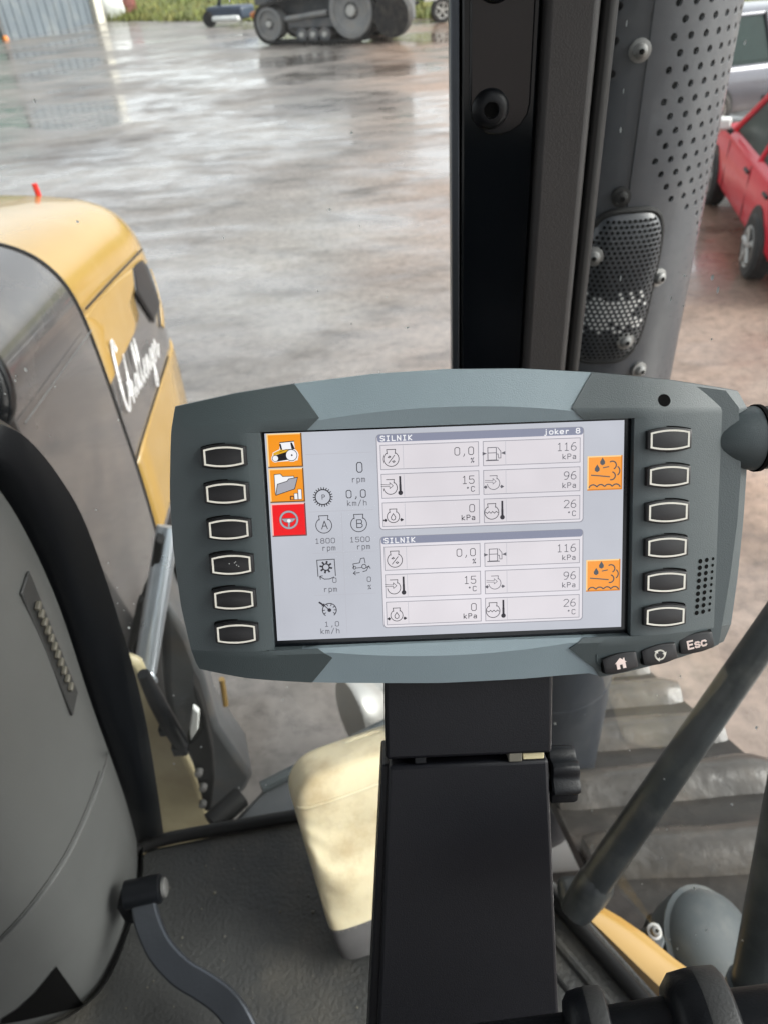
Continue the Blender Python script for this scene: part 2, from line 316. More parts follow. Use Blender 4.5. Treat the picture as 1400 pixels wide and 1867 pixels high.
# ------------------------------------------------------------------ wheels and cars
def wheel(parent, c, axis, r, w, n=24, rimmat='hub_silver'):
    wh = bpy.data.objects.new('wheel', None); COL.objects.link(wh); wh.parent = parent; wh.location = c; a = Vector(axis)
    MB().lathe([(-w/2, r*.62), (-w/2, r*.9), (-w*.36, r), (w*.36, r), (w/2, r*.9), (w/2, r*.62)], (0, 0, 0), a, n).build('tyre', 'tyre', wh)
    mb = MB(); mb.lathe([(w*.2, .02), (w*.2, r*.3), (w*.42, r*.36), (w*.5, r*.58), (w*.53, r*.64), (w*.4, r*.66)], (0, 0, 0), a, n)
    uu = a.orthogonal().normalized(); ww = a.cross(uu)
    for k in range(5):
        t = 2*math.pi*k/5; d = uu*math.cos(t)+ww*math.sin(t); mb.tube([a*w*.46+d*r*.08, a*w*.52+d*r*.6], r*.09, 6)
    mb.lathe([(w*.3, r*.14), (w*.56, r*.12), (w*.57, .01)], (0, 0, 0), a, 12)
    mb.build('rim', rimmat, wh); return wh
def car(name, label, loc, rz, paint, Ln=3.95, Wd=1.68, H=1.41, sx=1, est=False):
    t = thing(name, label, 'car', loc, rz); hw = Wd/2; h = Ln/2
    zb = [(-h, .62), (-h+.12, .86), (-h+.4, .93), (-.2, .93), (h-1.15, .93), (h-.6, .86), (h-.18, .74), (h, .55)]
    zs = [(-h, .42), (-h+.25, .26), (h-.3, .24), (h, .36)]
    hwf = [(-h, .8), (-h+.12, .93), (-h+.5, 1), (h-.7, 1), (h-.15, .9), (h, .72)]
    rows = []
    for i in range(41):
        y = -h+Ln*i/40; w = hw*pw(hwf, y); b = pw(zb, y); s = pw(zs, y)
        half = [(w*.9, s), (w*.985, s+.1), (w, lerp(s, b, .55)), (w*.985, b-.1), (w*.93, b-.015), (w*.8, b+.012), (w*.4, b+.03), (0, b+.035)]
        rows.append([Vector((x, y, z)) for x, z in half]+[Vector((-x, y, z)) for x, z in reversed(half[:-1])])
    mb = MB().grid(rows); n = len(rows[0]); mb.f += [tuple(range(n)), tuple(range(40*n+n-1, 40*n-1, -1))]
    mb.build('body', paint, t, angle=55)
    r0, r1 = (-h+.12, -h+.5) if not est else (-h+.1, -h+.35); f0, f1 = h-1.2, h-1.85
    wb, wt = hw*.9, hw*.72
    base = lambda s, y: Vector((s*wb, y, .92)); top = lambda s, y: Vector((s*wt, y, H-.05))
    mb = MB(); ys = [(f0, f1), (lerp(f0, r0, .5), lerp(f1, r1, .5)), (r0, r1)]
    mb.grid([[base(1, f0), top(1, f1), top(-1, f1), base(-1, f0)], [base(1, r0), top(1, r1), top(-1, r1), base(-1, r0)]], False)
    mb.f += [(0, 1, 2, 3), (4, 7, 6, 5)]; mb.build('cabin_glass', 'car_glass', t, smooth=False)
    mb = MB(); rr = []
    for i in range(9):
        y = lerp(r1-.04, f1+.04, i/8); cr = .05*math.sin(math.pi*i/8)
        rr.append([Vector((x*wt*1.03, y, H-.055+zz+cr*(1-x*x))) for x, zz in ((-1, 0), (-.9, .035), (-.5, .05), (0, .055), (.5, .05), (.9, .035), (1, 0))])
    mb.grid(rr).build('roof', paint, t, solid=.03, angle=60)
    mid = [lerp(a, b, .5) for a, b in ((f0, r0), (f1, r1))]
    for s in (1, -1):
        for (yb, yt, ww) in ((f0, f1, .04), (mid[0]-.05, mid[1]-.05, .035), (r0, r1, .055)):
            MB().tube([base(s, yb)+Vector((s*.008, 0, -.02)), top(s, yt)+Vector((s*.008, 0, .02))], ww, 8).build('pillar', paint, t)
        for y0b, y0t, y1b, y1t in ((f0-.12, f1-.05, mid[0]+.02, mid[1]+.02), (mid[0]-.12, mid[1]-.12, r0+.14, r1+.1)):
            q = [lerp(base(s, y0b), top(s, y0t), .07), lerp(base(s, y1b), top(s, y1t), .07), lerp(base(s, y1b), top(s, y1t), .9), lerp(base(s, y0b), top(s, y0t), .9)]
            MB().prism([p+Vector((s*.004, 0, 0)) for p in q], (s*.008, 0, .002)).build('side_window', 'car_glass', t, smooth=False)
        MB().tube([(s*(hw+.0), f0-.22, .93), (s*(hw+.07), f0-.2, .99)], .03, 8).build('mirror_arm', 'car_black', t)
        m = MB(); m.box((s*(hw+.13), f0-.2, 1.02), (.2, .09, .13)); m.build('mirror', 'bag_white' if paint == 'car_red' else paint, t, bevel=.03)
        if paint != 'car_red': MB().box((s*(hw+.004), 0, .44), (.03, 1.45, .06)).build('side_trim', 'car_black', t, bevel=.01)
        for yy in (mid[0]+.12, r0+.55): MB().box((s*(hw-.002), yy, .78), (.035, .17, .03)).build('door_handle', 'car_black', t, bevel=.008)
        for yy in (f0-.18, mid[0]-.02): MB().box((s*(hw-.004), yy, .6), (.006, .006, .5)).build('door_seam', 'car_black', t)
        for yy in (-h+.72, h-.78):
            MB().lathe([(0, .335), (.048, .33), (.049, .01)], (s*(hw-.04), yy, .34), (s, 0, 0), 26).build('wheel_arch', 'car_black', t)
            wheel(t, (s*(hw-.06), yy, .30), (s, 0, 0), .30, .19)
        MB().box((s*hw*.62, h-.06, .62), (.36, .1, .14)).build('headlight', 'steel_light', t, bevel=.03)
        MB().box((s*hw*.72, -h+.02, .76), (.26, .08, .2)).build('tail_light', 'lamp_red', t, bevel=.03)
    MB().box((0, h-.02, .38), (Wd*.84, .16, .2)).build('front_bumper', paint, t, bevel=.05)
    MB().box((0, -h+.03, .42), (Wd*.9, .16, .24)).build('rear_bumper', paint, t, bevel=.05)
    MB().box((0, f0+.06, .965), (Wd*.72, .05, .02)).build('wiper_cowl', 'car_black', t)
    return t
rw, fw = Vector((3.74, 7.06, 0)), Vector((4.30, 9.45, 0)); hd = (fw-rw).normalized(); lat = Vector((hd.y, -hd.x, 0))
cc = (rw+fw)/2+lat*.84; rz = math.atan2(hd.y, hd.x)-math.pi/2
car('red_car', 'red hatchback parked on the wet yard beyond the exhaust stack', (cc.x, cc.y, 0), rz, 'car_red')
car('grey_car', 'grey estate car parked crosswise behind the red hatchback', (7.1, 14.2, 0), R(-78), 'car_grey', Ln=4.6, Wd=1.8, H=1.62, est=True)

# ------------------------------------------------------------------ tracked tractor standing far off
pD, pI = Vector((.32, 29.9, 0)), Vector((-2.55, 31.3, 0)); hd = (pI-pD).normalized(); rz = math.atan2(hd.y, hd.x)
tt = thing('crawler_tractor', 'dark grey tractor on rubber tracks standing across the far yard', 'tractor', pD, rz)
Ld = (pI-pD).length
def belt_loop(c1, r1, c2, r2, n=18):
    (x1, z1), (x2, z2) = c1, c2; dx, dz = x2-x1, z2-z1; D = math.hypot(dx, dz); th = math.atan2(dz, dx); be = math.acos((r1-r2)/D)
    a0, a1 = th+be, th-be+2*math.pi
    P = [(x1+r1*math.cos(lerp(a0, a1, k/n)), z1+r1*math.sin(lerp(a0, a1, k/n))) for k in range(n+1)]
    a2, a3 = th-be, th+be
    P += [(x2+r2*math.cos(lerp(a2, a3, k/n)), z2+r2*math.sin(lerp(a2, a3, k/n))) for k in range(n+1)]
    return P
for s in (-1, 1):
    y0 = 0 if s == 1 else -1.9
    side = [0 + (.35 if s == 1 else 0), 0]
    lo = belt_loop((0, .92), .86, (Ld, .62), .56); li = belt_loop((0, .92), .80, (Ld, .62), .50); yc = .0 if s == 1 else -1.95
    rows = [[Vector((x, yc+yy, z)) for x, z in L_] for L_, yy in ((li, .3), (lo, .3), (lo, -.3), (li, -.3), (li, .3))]
    MB().grid(rows, True).build('track_belt', 'tyre', tt)
    for (cx, cz, r) in ((0, .92, .8), (Ld, .62, .5)):
        w_ = bpy.data.objects.new('track_wheel', None); COL.objects.link(w_); w_.parent = tt; w_.location = (cx, yc, cz)
        MB().lathe([(.2, r*.9), (.26, r), (-.26, r), (-.26, r*.82), (-.16, r*.78), (-.14, r*.34), (-.24, r*.3), (-.25, .01)], (0, 0, 0), (0, 1, 0), 28).build('rim', 'machine_rim', w_)
        MB().lathe([(.16, r*.79), (.13, r*.6), (.12, r*.36), (.2, r*.32), (.2, .01)], (0, 0, 0), (0, 1, 0), 28).build('disc', 'machine_grey', w_)
        MB().lathe([(.14, r*.76), (.28, r*.8), (.29, r*.9), (.28, r*.98), (.2, r)], (0, 0, 0), (0, 1, 0), 28, cap=False).build('rim_ring', 'machine_rim', w_)
        MB().lathe([(.19, r*.24), (.30, r*.2), (.31, .01)], (0, 0, 0), (0, 1, 0), 14).build('hub', 'hub_silver', w_)
        for k in range(8): a = k*math.pi/4; MB().lathe([(.1, .04), (.17, .035)], (math.cos(a)*r*.55, 0, math.sin(a)*r*.55), (0, 1, 0), 6).build('wheel_bolt', 'hub_silver', w_)
    for k, x in enumerate((1.05, 1.5, 1.95)):
        MB().lathe([(-.26, .01), (-.26, .21), (-.08, .23), (.08, .23), (.26, .21), (.26, .01)], (x, yc, .28), (0, 1, 0), 18).build('roller', 'machine_grey', tt)
        MB().lathe([(.26, .1), (.30, .08), (.30, .01)], (x, yc, .28), (0, 1, 0), 10).build('roller_cap', 'hub_silver', tt)
    for (x0, z0), (x1, z1) in list(zip(lo, lo[1:]+lo[:1])):
        if math.hypot(x1-x0, z1-z0) > .05:
            nL = max(1, int(math.hypot(x1-x0, z1-z0)/.16))
            for q in range(nL):
                x, z = lerp(x0, x1, (q+.5)/nL), lerp(z0, z1, (q+.5)/nL); an = math.atan2(z1-z0, x1-x0)
                MB().box((x, yc, z), (.07, .58, .11), Matrix.Rotation(-an, 3, 'Y')).build('track_lug', 'tyre', tt, smooth=False)
    MB().box((1.5, yc, .62), (2.0, .34, .3)).build('track_frame', 'machine_grey', tt, bevel=.04)
    MB().tube([(.9, yc+.22, .9), (2.5, yc+.22, .75)], .09, 8).build('tension_cylinder', 'machine_rim', tt)
MB().box((1.6, -.95, 1.25), (4.4, 1.1, .9)).build('chassis', 'machine_grey', tt, bevel=.08)
MB().box((2.4, -.95, 2.0), (3.0, 1.2, .9)).build('bonnet', 'machine_grey', tt, bevel=.15)
MB().box((-.4, -.95, 2.6), (1.9, 1.7, 1.7)).build('cabin', 'car_glass', tt, bevel=.12)
MB().box((-.4, -.95, 3.5), (2.1, 1.9, .2)).build('cabin_roof', 'machine_grey', tt, bevel=.08)
MB().box((.1, -.2, 1.88), (2.4, .9, .1)).build('mudguard', 'machine_grey', tt, bevel=.04)
MB().box((-1.25, -.7, .9), (.7, 1.8, .9)).build('rear_linkage', 'machine_grey', tt, bevel=.1)
MB().lathe([(-.2, .3), (-.2, .62), (.2, .62), (.2, .3)], (-1.45, .1, .75), (0, 1, 0), 22).build('hitch_wheel', 'tyre', tt)
MB().tube([(3.5, -.4, 1.0), (4.2, -.3, .85)], .1, 8).build('front_arm', 'machine_orange', tt)
MB().box((3.55, -.2, 1.3), (.5, .5, .28)).build('step_box', 'machine_grey', tt, bevel=.04)
# small implement left of it
c = atZ(425, 46, 0)
im = thing('front_mower', 'dark blue mower with white guard parked before the grass', 'mower', c, R(-25))
MB().box((0, 0, .5), (1.9, 1.2, .5)).build('deck', 'machine_blue', im, bevel=.12)
MB().box((.1, -.5, .3), (1.4, .5, .22)).build('guard', 'bag_white', im, bevel=.08)
MB().tube([(-.6, 0, .7), (-.3, .1, 1.5), (.7, .1, 1.6)], .12, 8).build('drawbar', 'machine_blue', im)
MB().lathe([(-.12, .05), (-.12, .3), (.12, .3), (.12, .05)], (-.85, -.5, .3), (0, 1, 0), 16).build('support_wheel', 'tyre', im)
# machine half hidden by the pillar
c = atZ(795, 40, 0)
im = thing('green_trailer', 'green and grey trailer half hidden by the window pillar', 'trailer', c, R(12))
MB().box((.6, 0, 1.15), (2.6, 1.4, .8)).build('load_bed', 'shed_green', im, bevel=.06)
MB().box((.6, -.72, .8), (2.6, .08, .12)).build('chassis_rail', 'hub_silver', im)
wheel(im, (.0, -.66, .42), (0, -1, 0), .42, .25, rimmat='hub_silver'); wheel(im, (1.1, -.66, .42), (0, -1, 0), .42, .25)
MB().tube([(-.7, 0, .7), (-1.8, 0, .5)], .07, 8).build('drawbar', 'machine_grey', im)

# ------------------------------------------------------------------ our own tractor: the hood
hood = thing('tractor_hood', 'yellow and dark grey tractor hood with white script lettering', 'hood', (-1.3, 1.6, 1.4))
H0 = Vector((-1.3, 1.6, 1.4))
def hood_sec(Y, grow=0.):
    zt = pw([(.5, 2.45), (1.3, 2.415), (1.8, 2.39), (2.2, 2.345), (2.4, 2.315), (2.7, 2.29)], Y); hw = .59+grow; zt += grow
    d = 0
    if Y > 2.44: q = min(1, (Y-2.44)/.2); d = .2*(1-math.sqrt(max(0, 1-q*q)))
    hw -= d; zt -= d*.9
    half = [(0, zt+.03), (hw*.35, zt+.022), (hw*.62, zt+.004), (hw*.77, zt-.018), (hw*.87, zt-.05), (hw*.935, zt-.095), (hw*.972, zt-.15), (hw*.99, zt-.22), (hw, zt-.32), (hw+.003, 1.95), (hw+.006, 1.75), (hw+.004, 1.6), (hw-.002, 1.42+d*.5)]
    return spline([Vector((-x, Y, z))-Vector((0, H0.y, H0.z)) for x, z in reversed(half)]+[Vector((x, Y, z))-Vector((0, H0.y, H0.z)) for x, z in half[1:]], 3)
def hood_part(name, Ys, mat, grow=0., cap=False, **k):
    rows = [hood_sec(Y, grow) for Y in Ys]; mb = MB().grid(rows); n = len(rows[0])
    if cap: mb.f.append(tuple((len(rows)-1)*n+i for i in range(n)))
    return mb.build(name, mat, hood, angle=60, **k)
hood_part('rear_cowl', [.78, .95, 1.15, 1.4, 1.6, 1.78, 1.792], 'hood_grey', .006)
MB().grid([hood_sec(Y, g_) for Y, g_ in ((1.788, .0085), (1.796, .010), (1.803, .007), (1.803, -.01))]).build('cowl_edge', 'rubber_black', hood, angle=60)
hood_part('nose_shell', [1.75, 1.9, 2.1, 2.3, 2.44, 2.5, 2.55, 2.59, 2.62, 2.635, 2.64], 'hood_grey', cap=True)
def on_side(pts, lift, Xw=-.71):
    return [Vector((Xw+lift, y, z))-H0 for y, z in pts]
def wall_x(z): return pw([(1.42, .588), (1.6, .594), (1.75, .596), (1.95, .593), (2.04, .59), (2.08, .589), (2.14, .587), (2.19, .583)], z)
def side_patch(name, poly, mat, lift, nz=28):
    # sheet that follows the flank: rows of constant height between two boundary lines
    zs = sorted({p[1] for p in poly}); z0, z1 = zs[0], zs[-1]; rows = []
    for i in range(nz+1):
        z = lerp(z0+1e-4, z1-1e-4, i/nz); xs = []
        for (a, b), (c, d) in zip(poly, poly[1:]+poly[:1]):
            if (b-z)*(d-z) <= 0 and b != d: xs.append(a+(c-a)*(z-b)/(d-b))
        lo, hi = min(xs), max(xs)
        def nose(y): q = min(1, max(0, (y-2.44)/.2)); return .2*(1-math.sqrt(max(0, 1-q*q)))
        rows.append([Vector((wall_x(z)+lift-nose(lerp(lo, hi, t/6)), lerp(lo, hi, t/6)-H0.y, z-H0.z)) for t in range(7)])
    return MB().grid(rows).build(name, mat, hood, angle=60, solid=.004, soff=0)
# yellow paint: cap over the top, upper flank, lower flank stripe
rows = []
for Y in [1.802, 1.9, 2.05, 2.2, 2.35, 2.44, 2.5, 2.55, 2.59, 2.615]:
    s = hood_sec(Y, .004); rows.append(s[15:-15])
MB().grid(rows).build('yellow_bonnet', 'hood_yellow', hood, angle=60)
side_patch('yellow_flank', [(1.803, 2.185), (2.1, 2.165), (2.44, 2.118), (2.30, 2.1), (2.21, 2.08), (2.205, 2.02), (2.15, 2.0), (2.02, 2.02), (1.92, 2.0), (1.803, 1.99)], 'hood_yellow', .004)
side_patch('yellow_stripe', [(1.803, 1.745), (2.55, 1.80), (2.62, 1.75), (2.63, 1.45), (1.803, 1.45)], 'hood_yellow', .005)
side_patch('yellow_edge', [(2.50, 1.95), (2.53, 2.05), (2.40, 1.9), (2.42, 1.88)], 'hood_yellow', .0055)
MB().tube([Vector((-.715+.012, 1.81, 2.205))-H0, Vector((-.715+.01, 2.1, 2.18))-H0, Vector((-.72+.01, 2.44, 2.145))-H0], .003, 6).build('bonnet_seam', 'rubber_black', hood)
MB().tube([Vector((-.708+.012, 1.30, 2.178))-H0, Vector((-.708+.012, 1.78, 2.16))-H0], .0016, 6).build('cowl_seam', 'steel_dull', hood)
side_patch('side_vent', [(2.275, 2.14), (2.385, 2.13), (2.43, 2.09), (2.452, 1.96), (2.32, 1.945), (2.23, 2.08)], 'gloss_black', .0062)
side_patch('marker_lamp', [(2.575, 1.66), (2.62, 1.64), (2.625, 1.5), (2.585, 1.5)], 'gloss_black', .03)
pr = atY(77, 362, 2.5); MB().tube([pr-H0+Vector((0, 0, -.14)), pr-H0+Vector((-.008, 0, .045))], .009, 8).build('marker_rod', 'lamp_red', hood)
# script lettering (strokes in a running hand), written along the flank
SCR = {'C': [(.75, .86), (.62, 1), (.42, .92), (.16, .45), (.1, .12), (.3, 0), (.62, .14), (.8, .3)],
 'h': [(.0, .2), (.35, .9), (.42, 1), (.32, .85), (.1, 0), (.3, .36), (.42, .34), (.4, .08), (.5, .02), (.62, .15)],
 'a': [(.5, .34), (.3, .38), (.12, .18), (.18, .02), (.36, .12), (.52, .36), (.48, .06), (.58, .03), (.68, .15)],
 'l': [(0, .12), (.3, .75), (.36, .95), (.26, .95), (.12, .3), (.16, .02), (.3, .06), (.4, .18)],
 'e': [(0, .12), (.3, .26), (.34, .38), (.2, .38), (.1, .15), (.2, .01), (.36, .06), (.48, .18)],
 'n': [(0, .12), (.14, .38), (.1, 0), (.3, .36), (.4, .34), (.38, .06), (.48, .02), (.58, .15)],
 'g': [(.46, .34), (.28, .38), (.12, .18), (.2, .04), (.36, .14), (.48, .36), (.36, -.42), (.16, -.5), (.1, -.36), (.5, .12)],
 'r': [(0, .12), (.16, .42), (.3, .34), (.26, .06), (.36, .0), (.62, .2)]}
ADV = {'C': .78, 'h': .58, 'a': .6, 'l': .38, 'e': .44, 'n': .54, 'g': .5, 'r': .6}
word, xp, tot = 'Challenger', 0, sum(ADV[c] for c in 'Challenger'); lt = MB()
def ribbon(mb, P, w, lift):
    for i in range(len(P)-1):
        (y0, z0), (y1, z1) = P[i], P[i+1]; d = Vector((y1-y0, z1-z0)); 
        if d.length < 1e-6: continue
        d.normalize(); nn = Vector((-d.y, d.x))*w/2; e = d*w*.3
        mb.add([Vector((wall_x(z)+lift, y-H0.y, z-H0.z)) for y, z in ((y0-e.x+nn.x, z0-e.y+nn.y), (y1+e.x+nn.x, z1+e.y+nn.y), (y1+e.x-nn.x, z1+e.y-nn.y), (y0-e.x-nn.x, z0-e.y-nn.y))], [(0, 1, 2, 3)])
for ch in word:
    P = spline([Vector((a, b, 0)) for a, b in SCR[ch]], 5); S = .44/tot
    hgt = .185 if ch == 'C' else .125
    pts = [(1.842+(xp+p.x+p.y*.10)*S, 1.885+p.y*hgt-.03*(xp/tot)) for p in P]; ribbon(lt, pts, .017 if ch == 'C' else .0115, .0125); xp += ADV[ch]
lt.build('script_lettering', 'letter_white', hood, smooth=False)
# engine bay below the hood
MB().box(Vector((-1.3, 1.65, 1.1))-H0, (1.05, 1.7, .62)).build('engine_bay', 'frame_grey', hood, bevel=.05)
MB().box(Vector((-1.0, 1.7, .72))-H0, (.5, 2.2, .34)).build('main_frame', 'frame_grey', hood, bevel=.03)
for y in (1.1, 1.35, 1.6, 1.85, 2.1): MB().box(Vector((-.765, y, 1.14))-H0, (.03, .17, .5)).build('grille_slat', 'rubber_black', hood, bevel=.008)

# rounded dark headlamp pod at the left frame edge
pod = thing('rear_lamp_pod', 'glossy dark rounded lamp pod beside the grey hood cowl', 'lamp', atY(-22, 705, 1.15)); pod.scale = (.72,)*3
rows = []
for i in range(9):
    t = i/8; rr = math.sin(math.pi*(.06+.9*t))**.6
    rows.append([Vector((math.cos(a)*.062*rr, (t-.5)*.1+math.sin(a)*.02, math.sin(a)*.105*rr)) for a in [2*math.pi*k/20 for k in range(20)]])
mb = MB().grid(rows, True); mb.build('housing', 'gloss_black', pod)
MB().lathe([(0, .05), (.012, .052), (.016, .045), (.018, .01)], (0, -.06, .02), (0, -1, 0), 20).build('lens', 'steel_dark', pod)
MB().tube([(-.02, .02, -.08), (-.03, .05, -.3)], .035, 10).build('bracket', 'gloss_black', pod)

# strut, wiper, cream cowl, step plate: what shows between console and terminal
st = thing('lift_strut', 'pale metal lift strut between hood and terminal', 'strut', atY(265, 1225, 1.05))
S0 = atY(265, 1225, 1.05); S1 = atY(308, 960, 1.22)
MB().tube([(0, 0, 0), S1-S0], .024, 14).build('cylinder', 'steel_light', st)
MB().tube([(0, 0, -.008), (S1-S0)*-.12+Vector((0, 0, .02))], .03, 12).build('end_cap', 'steel_light', st)
for nm, pl in (('bracket', [(283, 985), (298, 992), (291, 1040), (286, 1078), (263, 1094), (258, 1084), (272, 1058)]), ('hinge_plate', [(250, 1100), (262, 1098), (255, 1150), (240, 1190), (232, 1182)])):
    MB().prism([atY(x, y, 1.16)-S0 for x, y in pl], (0, .03, 0)).build(nm, 'rubber_black', st, bevel=.004)
wa = thing('windscreen_wiper', 'black windscreen wiper with notched arm and curved blade below the strut', 'wiper', atY(262, 1235, .92))
W0 = atY(262, 1235, .92); pts = [atY(x, y, .92)-W0 for x, y in ((262, 1228), (285, 1275), (308, 1318), (332, 1358))]
MB().tube(pts, [.012, .016, .017, .015], 10).build('arm', 'plastic_black', wa)
MB().box(pts[2]+Vector((-.008, 0, -.02)), (.03, .02, .022)).build('notch', 'plastic_black', wa, bevel=.003)
MB().box(pts[3]+Vector((-.005, 0, -.008)), (.03, .025, .03)).build('joint', 'plastic_black', wa, bevel=.004)
wb = wa; B0 = W0
ol = [(352, 1248), (362, 1265), (376, 1310), (388, 1370), (392, 1420), (386, 1478), (374, 1480), (362, 1430), (350, 1385), (340, 1360), (358, 1345), (368, 1330), (366, 1300), (356, 1275)]
mb = MB().prism([atY(x, y, .92)-B0 for x, y in ol], (.0, .03, .012)); mb.build('blade', 'rubber_black', wb, bevel=.004)
MB().prism([atY(x, y, .90)-B0 for x, y in ((352, 1290), (364, 1300), (362, 1330), (348, 1352), (346, 1330))], (0, .012, 0)).build('washer_jet', 'bag_white', wb, bevel=.003)
for x, y in ((364, 1405), (372, 1432), (371, 1462)): MB().lathe([(0, .009), (.012, .008), (.014, .002)], atY(x, y, .915)-B0, (0, -1, .2), 10).build('rivet', 'steel_dull', wb)
cw = thing('cream_cowl', 'cream painted cowl strip below the windscreen beside the console', 'cowl', (-.5, .86, 1.4))
C0 = Vector((-.5, .86, 1.4))
ol = [(225, 1200), (258, 1212), (290, 1290), (322, 1345), (352, 1405), (375, 1462), (396, 1520), (380, 1560), (230, 1590)]
rows = [[atY(x, y, Y_)-C0 for x, y in ol] for Y_ in (.86,)]
MB().prism([atY(x, y, .95)-C0 for x, y in ol], (0, .025, 0)).build('panel', 'cream_paint', cw, bevel=.012)
sp = thing('front_step', 'dark grey sloping step plate outside the windscreen foot', 'step plate', (-.2, .8, 1.55))
P0 = Vector((-.2, .8, 1.55))
a, b, c_, d = atZ(385, 1535, 1.6), atZ(478, 1438, 1.6), atZ(705, 1322, 1.6), atZ(720, 1480, 1.6)
MB().prism([p-P0 for p in (a, b, c_, c_+Vector((.14, -.02, 0)), d, a+Vector((.02, -.05, 0)))], (0, 0, -.05)).build('plate', 'frame_grey', sp, bevel=.012)
e = (c_-b).normalized(); MB().tube([b-P0+Vector((0, 0, .004)), c_-P0+Vector((0, 0, .004))], .012, 8).build('rolled_edge', 'lamp_grey', sp)
MB().tube([a-P0+Vector((.0, .03, .012)), a-P0+Vector((.05, .08, .012))], .022, 10).build('rubber_stop', 'rubber_black', sp)
# grey mudguard flap below the hood
fl = thing('hood_flap', 'grey inner mudguard flap behind the wiper blade', 'mudguard', (-.5, 1.2, 1.1))
F0 = Vector((-.5, 1.2, 1.1))
ol = [(300, 1090), (345, 1160), (375, 1240), (402, 1330), (462, 1418), (452, 1440), (395, 1490), (330, 1480), (300, 1250)]
MB().prism([atY(x, y, 1.35)-F0 for x, y in ol], (-.05, .2, -.02)).build('flap', 'frame_grey', fl, bevel=.02)
MB().tube([atY(405, 1238, 1.3)-F0, atY(412, 1285, 1.3)-F0], .008, 8).build('edge_trim', 'hood_yellow', fl)

def work_lamp(name, label, c, axis, r, body, lensm):
    t = thing(name, label, 'work lamp', c); a = Vector(axis).normalized()
    MB().lathe([(-r*.9, .01), (-r*.85, r*.35), (-r*.55, r*.75), (-r*.15, r*.97), (.0, r), (r*.12, r*1.03), (r*.2, r), (r*.2, r*.9)], (0, 0, 0), a, 28).build('housing', body, t)
    MB().lathe([(r*.14, r*.9), (r*.17, r*.6), (r*.19, .005)], (0, 0, 0), a, 28).build('lens', lensm, t)
    return t
lf = work_lamp('round_work_lamp', 'round lamp with dark face beyond the step plate', atY(652, 1300, 1.45), (-.9, -.42, .12), .115, 'hub_silver', 'rubber_black')
MB().tube([(.05, .06, -.06), (.08, .1, -.35)], .03, 8).build('stalk', 'frame_grey', lf)
MB().box((.09, .08, -.02), (.12, .1, .14)).build('junction_box', 'hub_silver', lf, bevel=.02)

# ------------------------------------------------------------------ exhaust stack with perforated guard
ex = thing('exhaust_stack', 'dark grey exhaust stack with perforated guard outside the cab pillar', 'exhaust', (.355, 1.15, 0))
RS = .152
def cyl(th, z, r=RS): return Vector((math.sin(th)*r, -math.cos(th)*r, z))     # th = 0 faces the camera, + to the right
# guard sheet: solid below, real punched holes in staggered rows above
dth, dz = .148, .0168
zlo, zhi = 2.33, 3.14
def hole_zone(th, z): return th > pw([(2.33, 9), (2.46, 1.35), (2.52, 1.0), (2.57, .7), (2.60, .3), (2.64, .16), (2.75, .12), (2.85, .1), (3.2, .05)], z) or (th < -.28 and z > 2.74)
mb = MB(); row = 0; z = zlo
while z < zhi:
    th = -1.1+(dth/2 if row % 2 else 0)
    while th < 2.4:
        t0, t1, z0, z1 = th-dth/2, th+dth/2, z-dz/2, z+dz/2
        if hole_zone(th, z):
            o = len(mb.v); n = 12; hr = .0043
            sq = []
            for k in range(n):
                a = 2*math.pi*(k+.5)/n; cx, cz = math.cos(a), math.sin(a); q = max(abs(cx), abs(cz)); sq.append((th+dth/2*cx/q, z+dz/2*cz/q))
            mb.v += [tuple(cyl(a, b)) for a, b in sq]
            mb.v += [tuple(cyl(th+hr/RS*math.cos(2*math.pi*(k+.5)/n), z+hr*math.sin(2*math.pi*(k+.5)/n))) for k in range(n)]
            mb.v += [tuple(cyl(th+hr/RS*math.cos(2*math.pi*(k+.5)/n), z+hr*math.sin(2*math.pi*(k+.5)/n), RS-.004)) for k in range(n)]
            for k in range(n):
                j = (k+1) % n; mb.f += [(o+k, o+j, o+n+j, o+n+k), (o+n+k, o+n+j, o+2*n+j, o+2*n+k)]
        else: mb.add([cyl(t0, z0), cyl(t1, z0), cyl(t1, z1), cyl(t0, z1)], [(0, 1, 2, 3)])
        th += dth
    z += dz; row += 1
gd = mb.build('perforated_guard', 'stack_grey', ex, angle=180, recalc=False); gd.data.normals_split_custom_set_from_vertices([Vector((v.co.x, v.co.y, 0)).normalized() for v in gd.data.vertices])
MB().grid([[cyl(t*.1-1.2, z) for t in range(0, 37)] for z in (1.5, 1.8, 2.1, zlo-dz/2)]).build('lower_shell', 'stack_grey', ex)
MB().lathe([(.80, .05), (.82, .09), (.88, .135), (.94, .15), (.96, .158), (1.0, .158), (1.02, .1535), (1.52, .1535)], (0, 0, 0), (0, 0, 1), 40).build('base_dome', 'stack_grey', ex)
MB().lathe([(1.0, RS-.02), (3.2, RS-.02)], (0, 0, 0), (0, 0, 1), 30, cap=False).build('inner_pipe', 'stack_inner', ex)
MB().tube([(0, .02, .82), (0, .02, .3)], .07, 16).build('down_pipe', 'frame_grey', ex)
MB().tube([cyl(-.1, 1.75)*1.0+Vector((.0, -.012, 0)), cyl(.5, 1.72)+Vector((.01, -.012, 0)), cyl(1.0, 1.66)+Vector((.012, -.004, 0))], .004, 8).build('strap', 'stack_grey', ex)
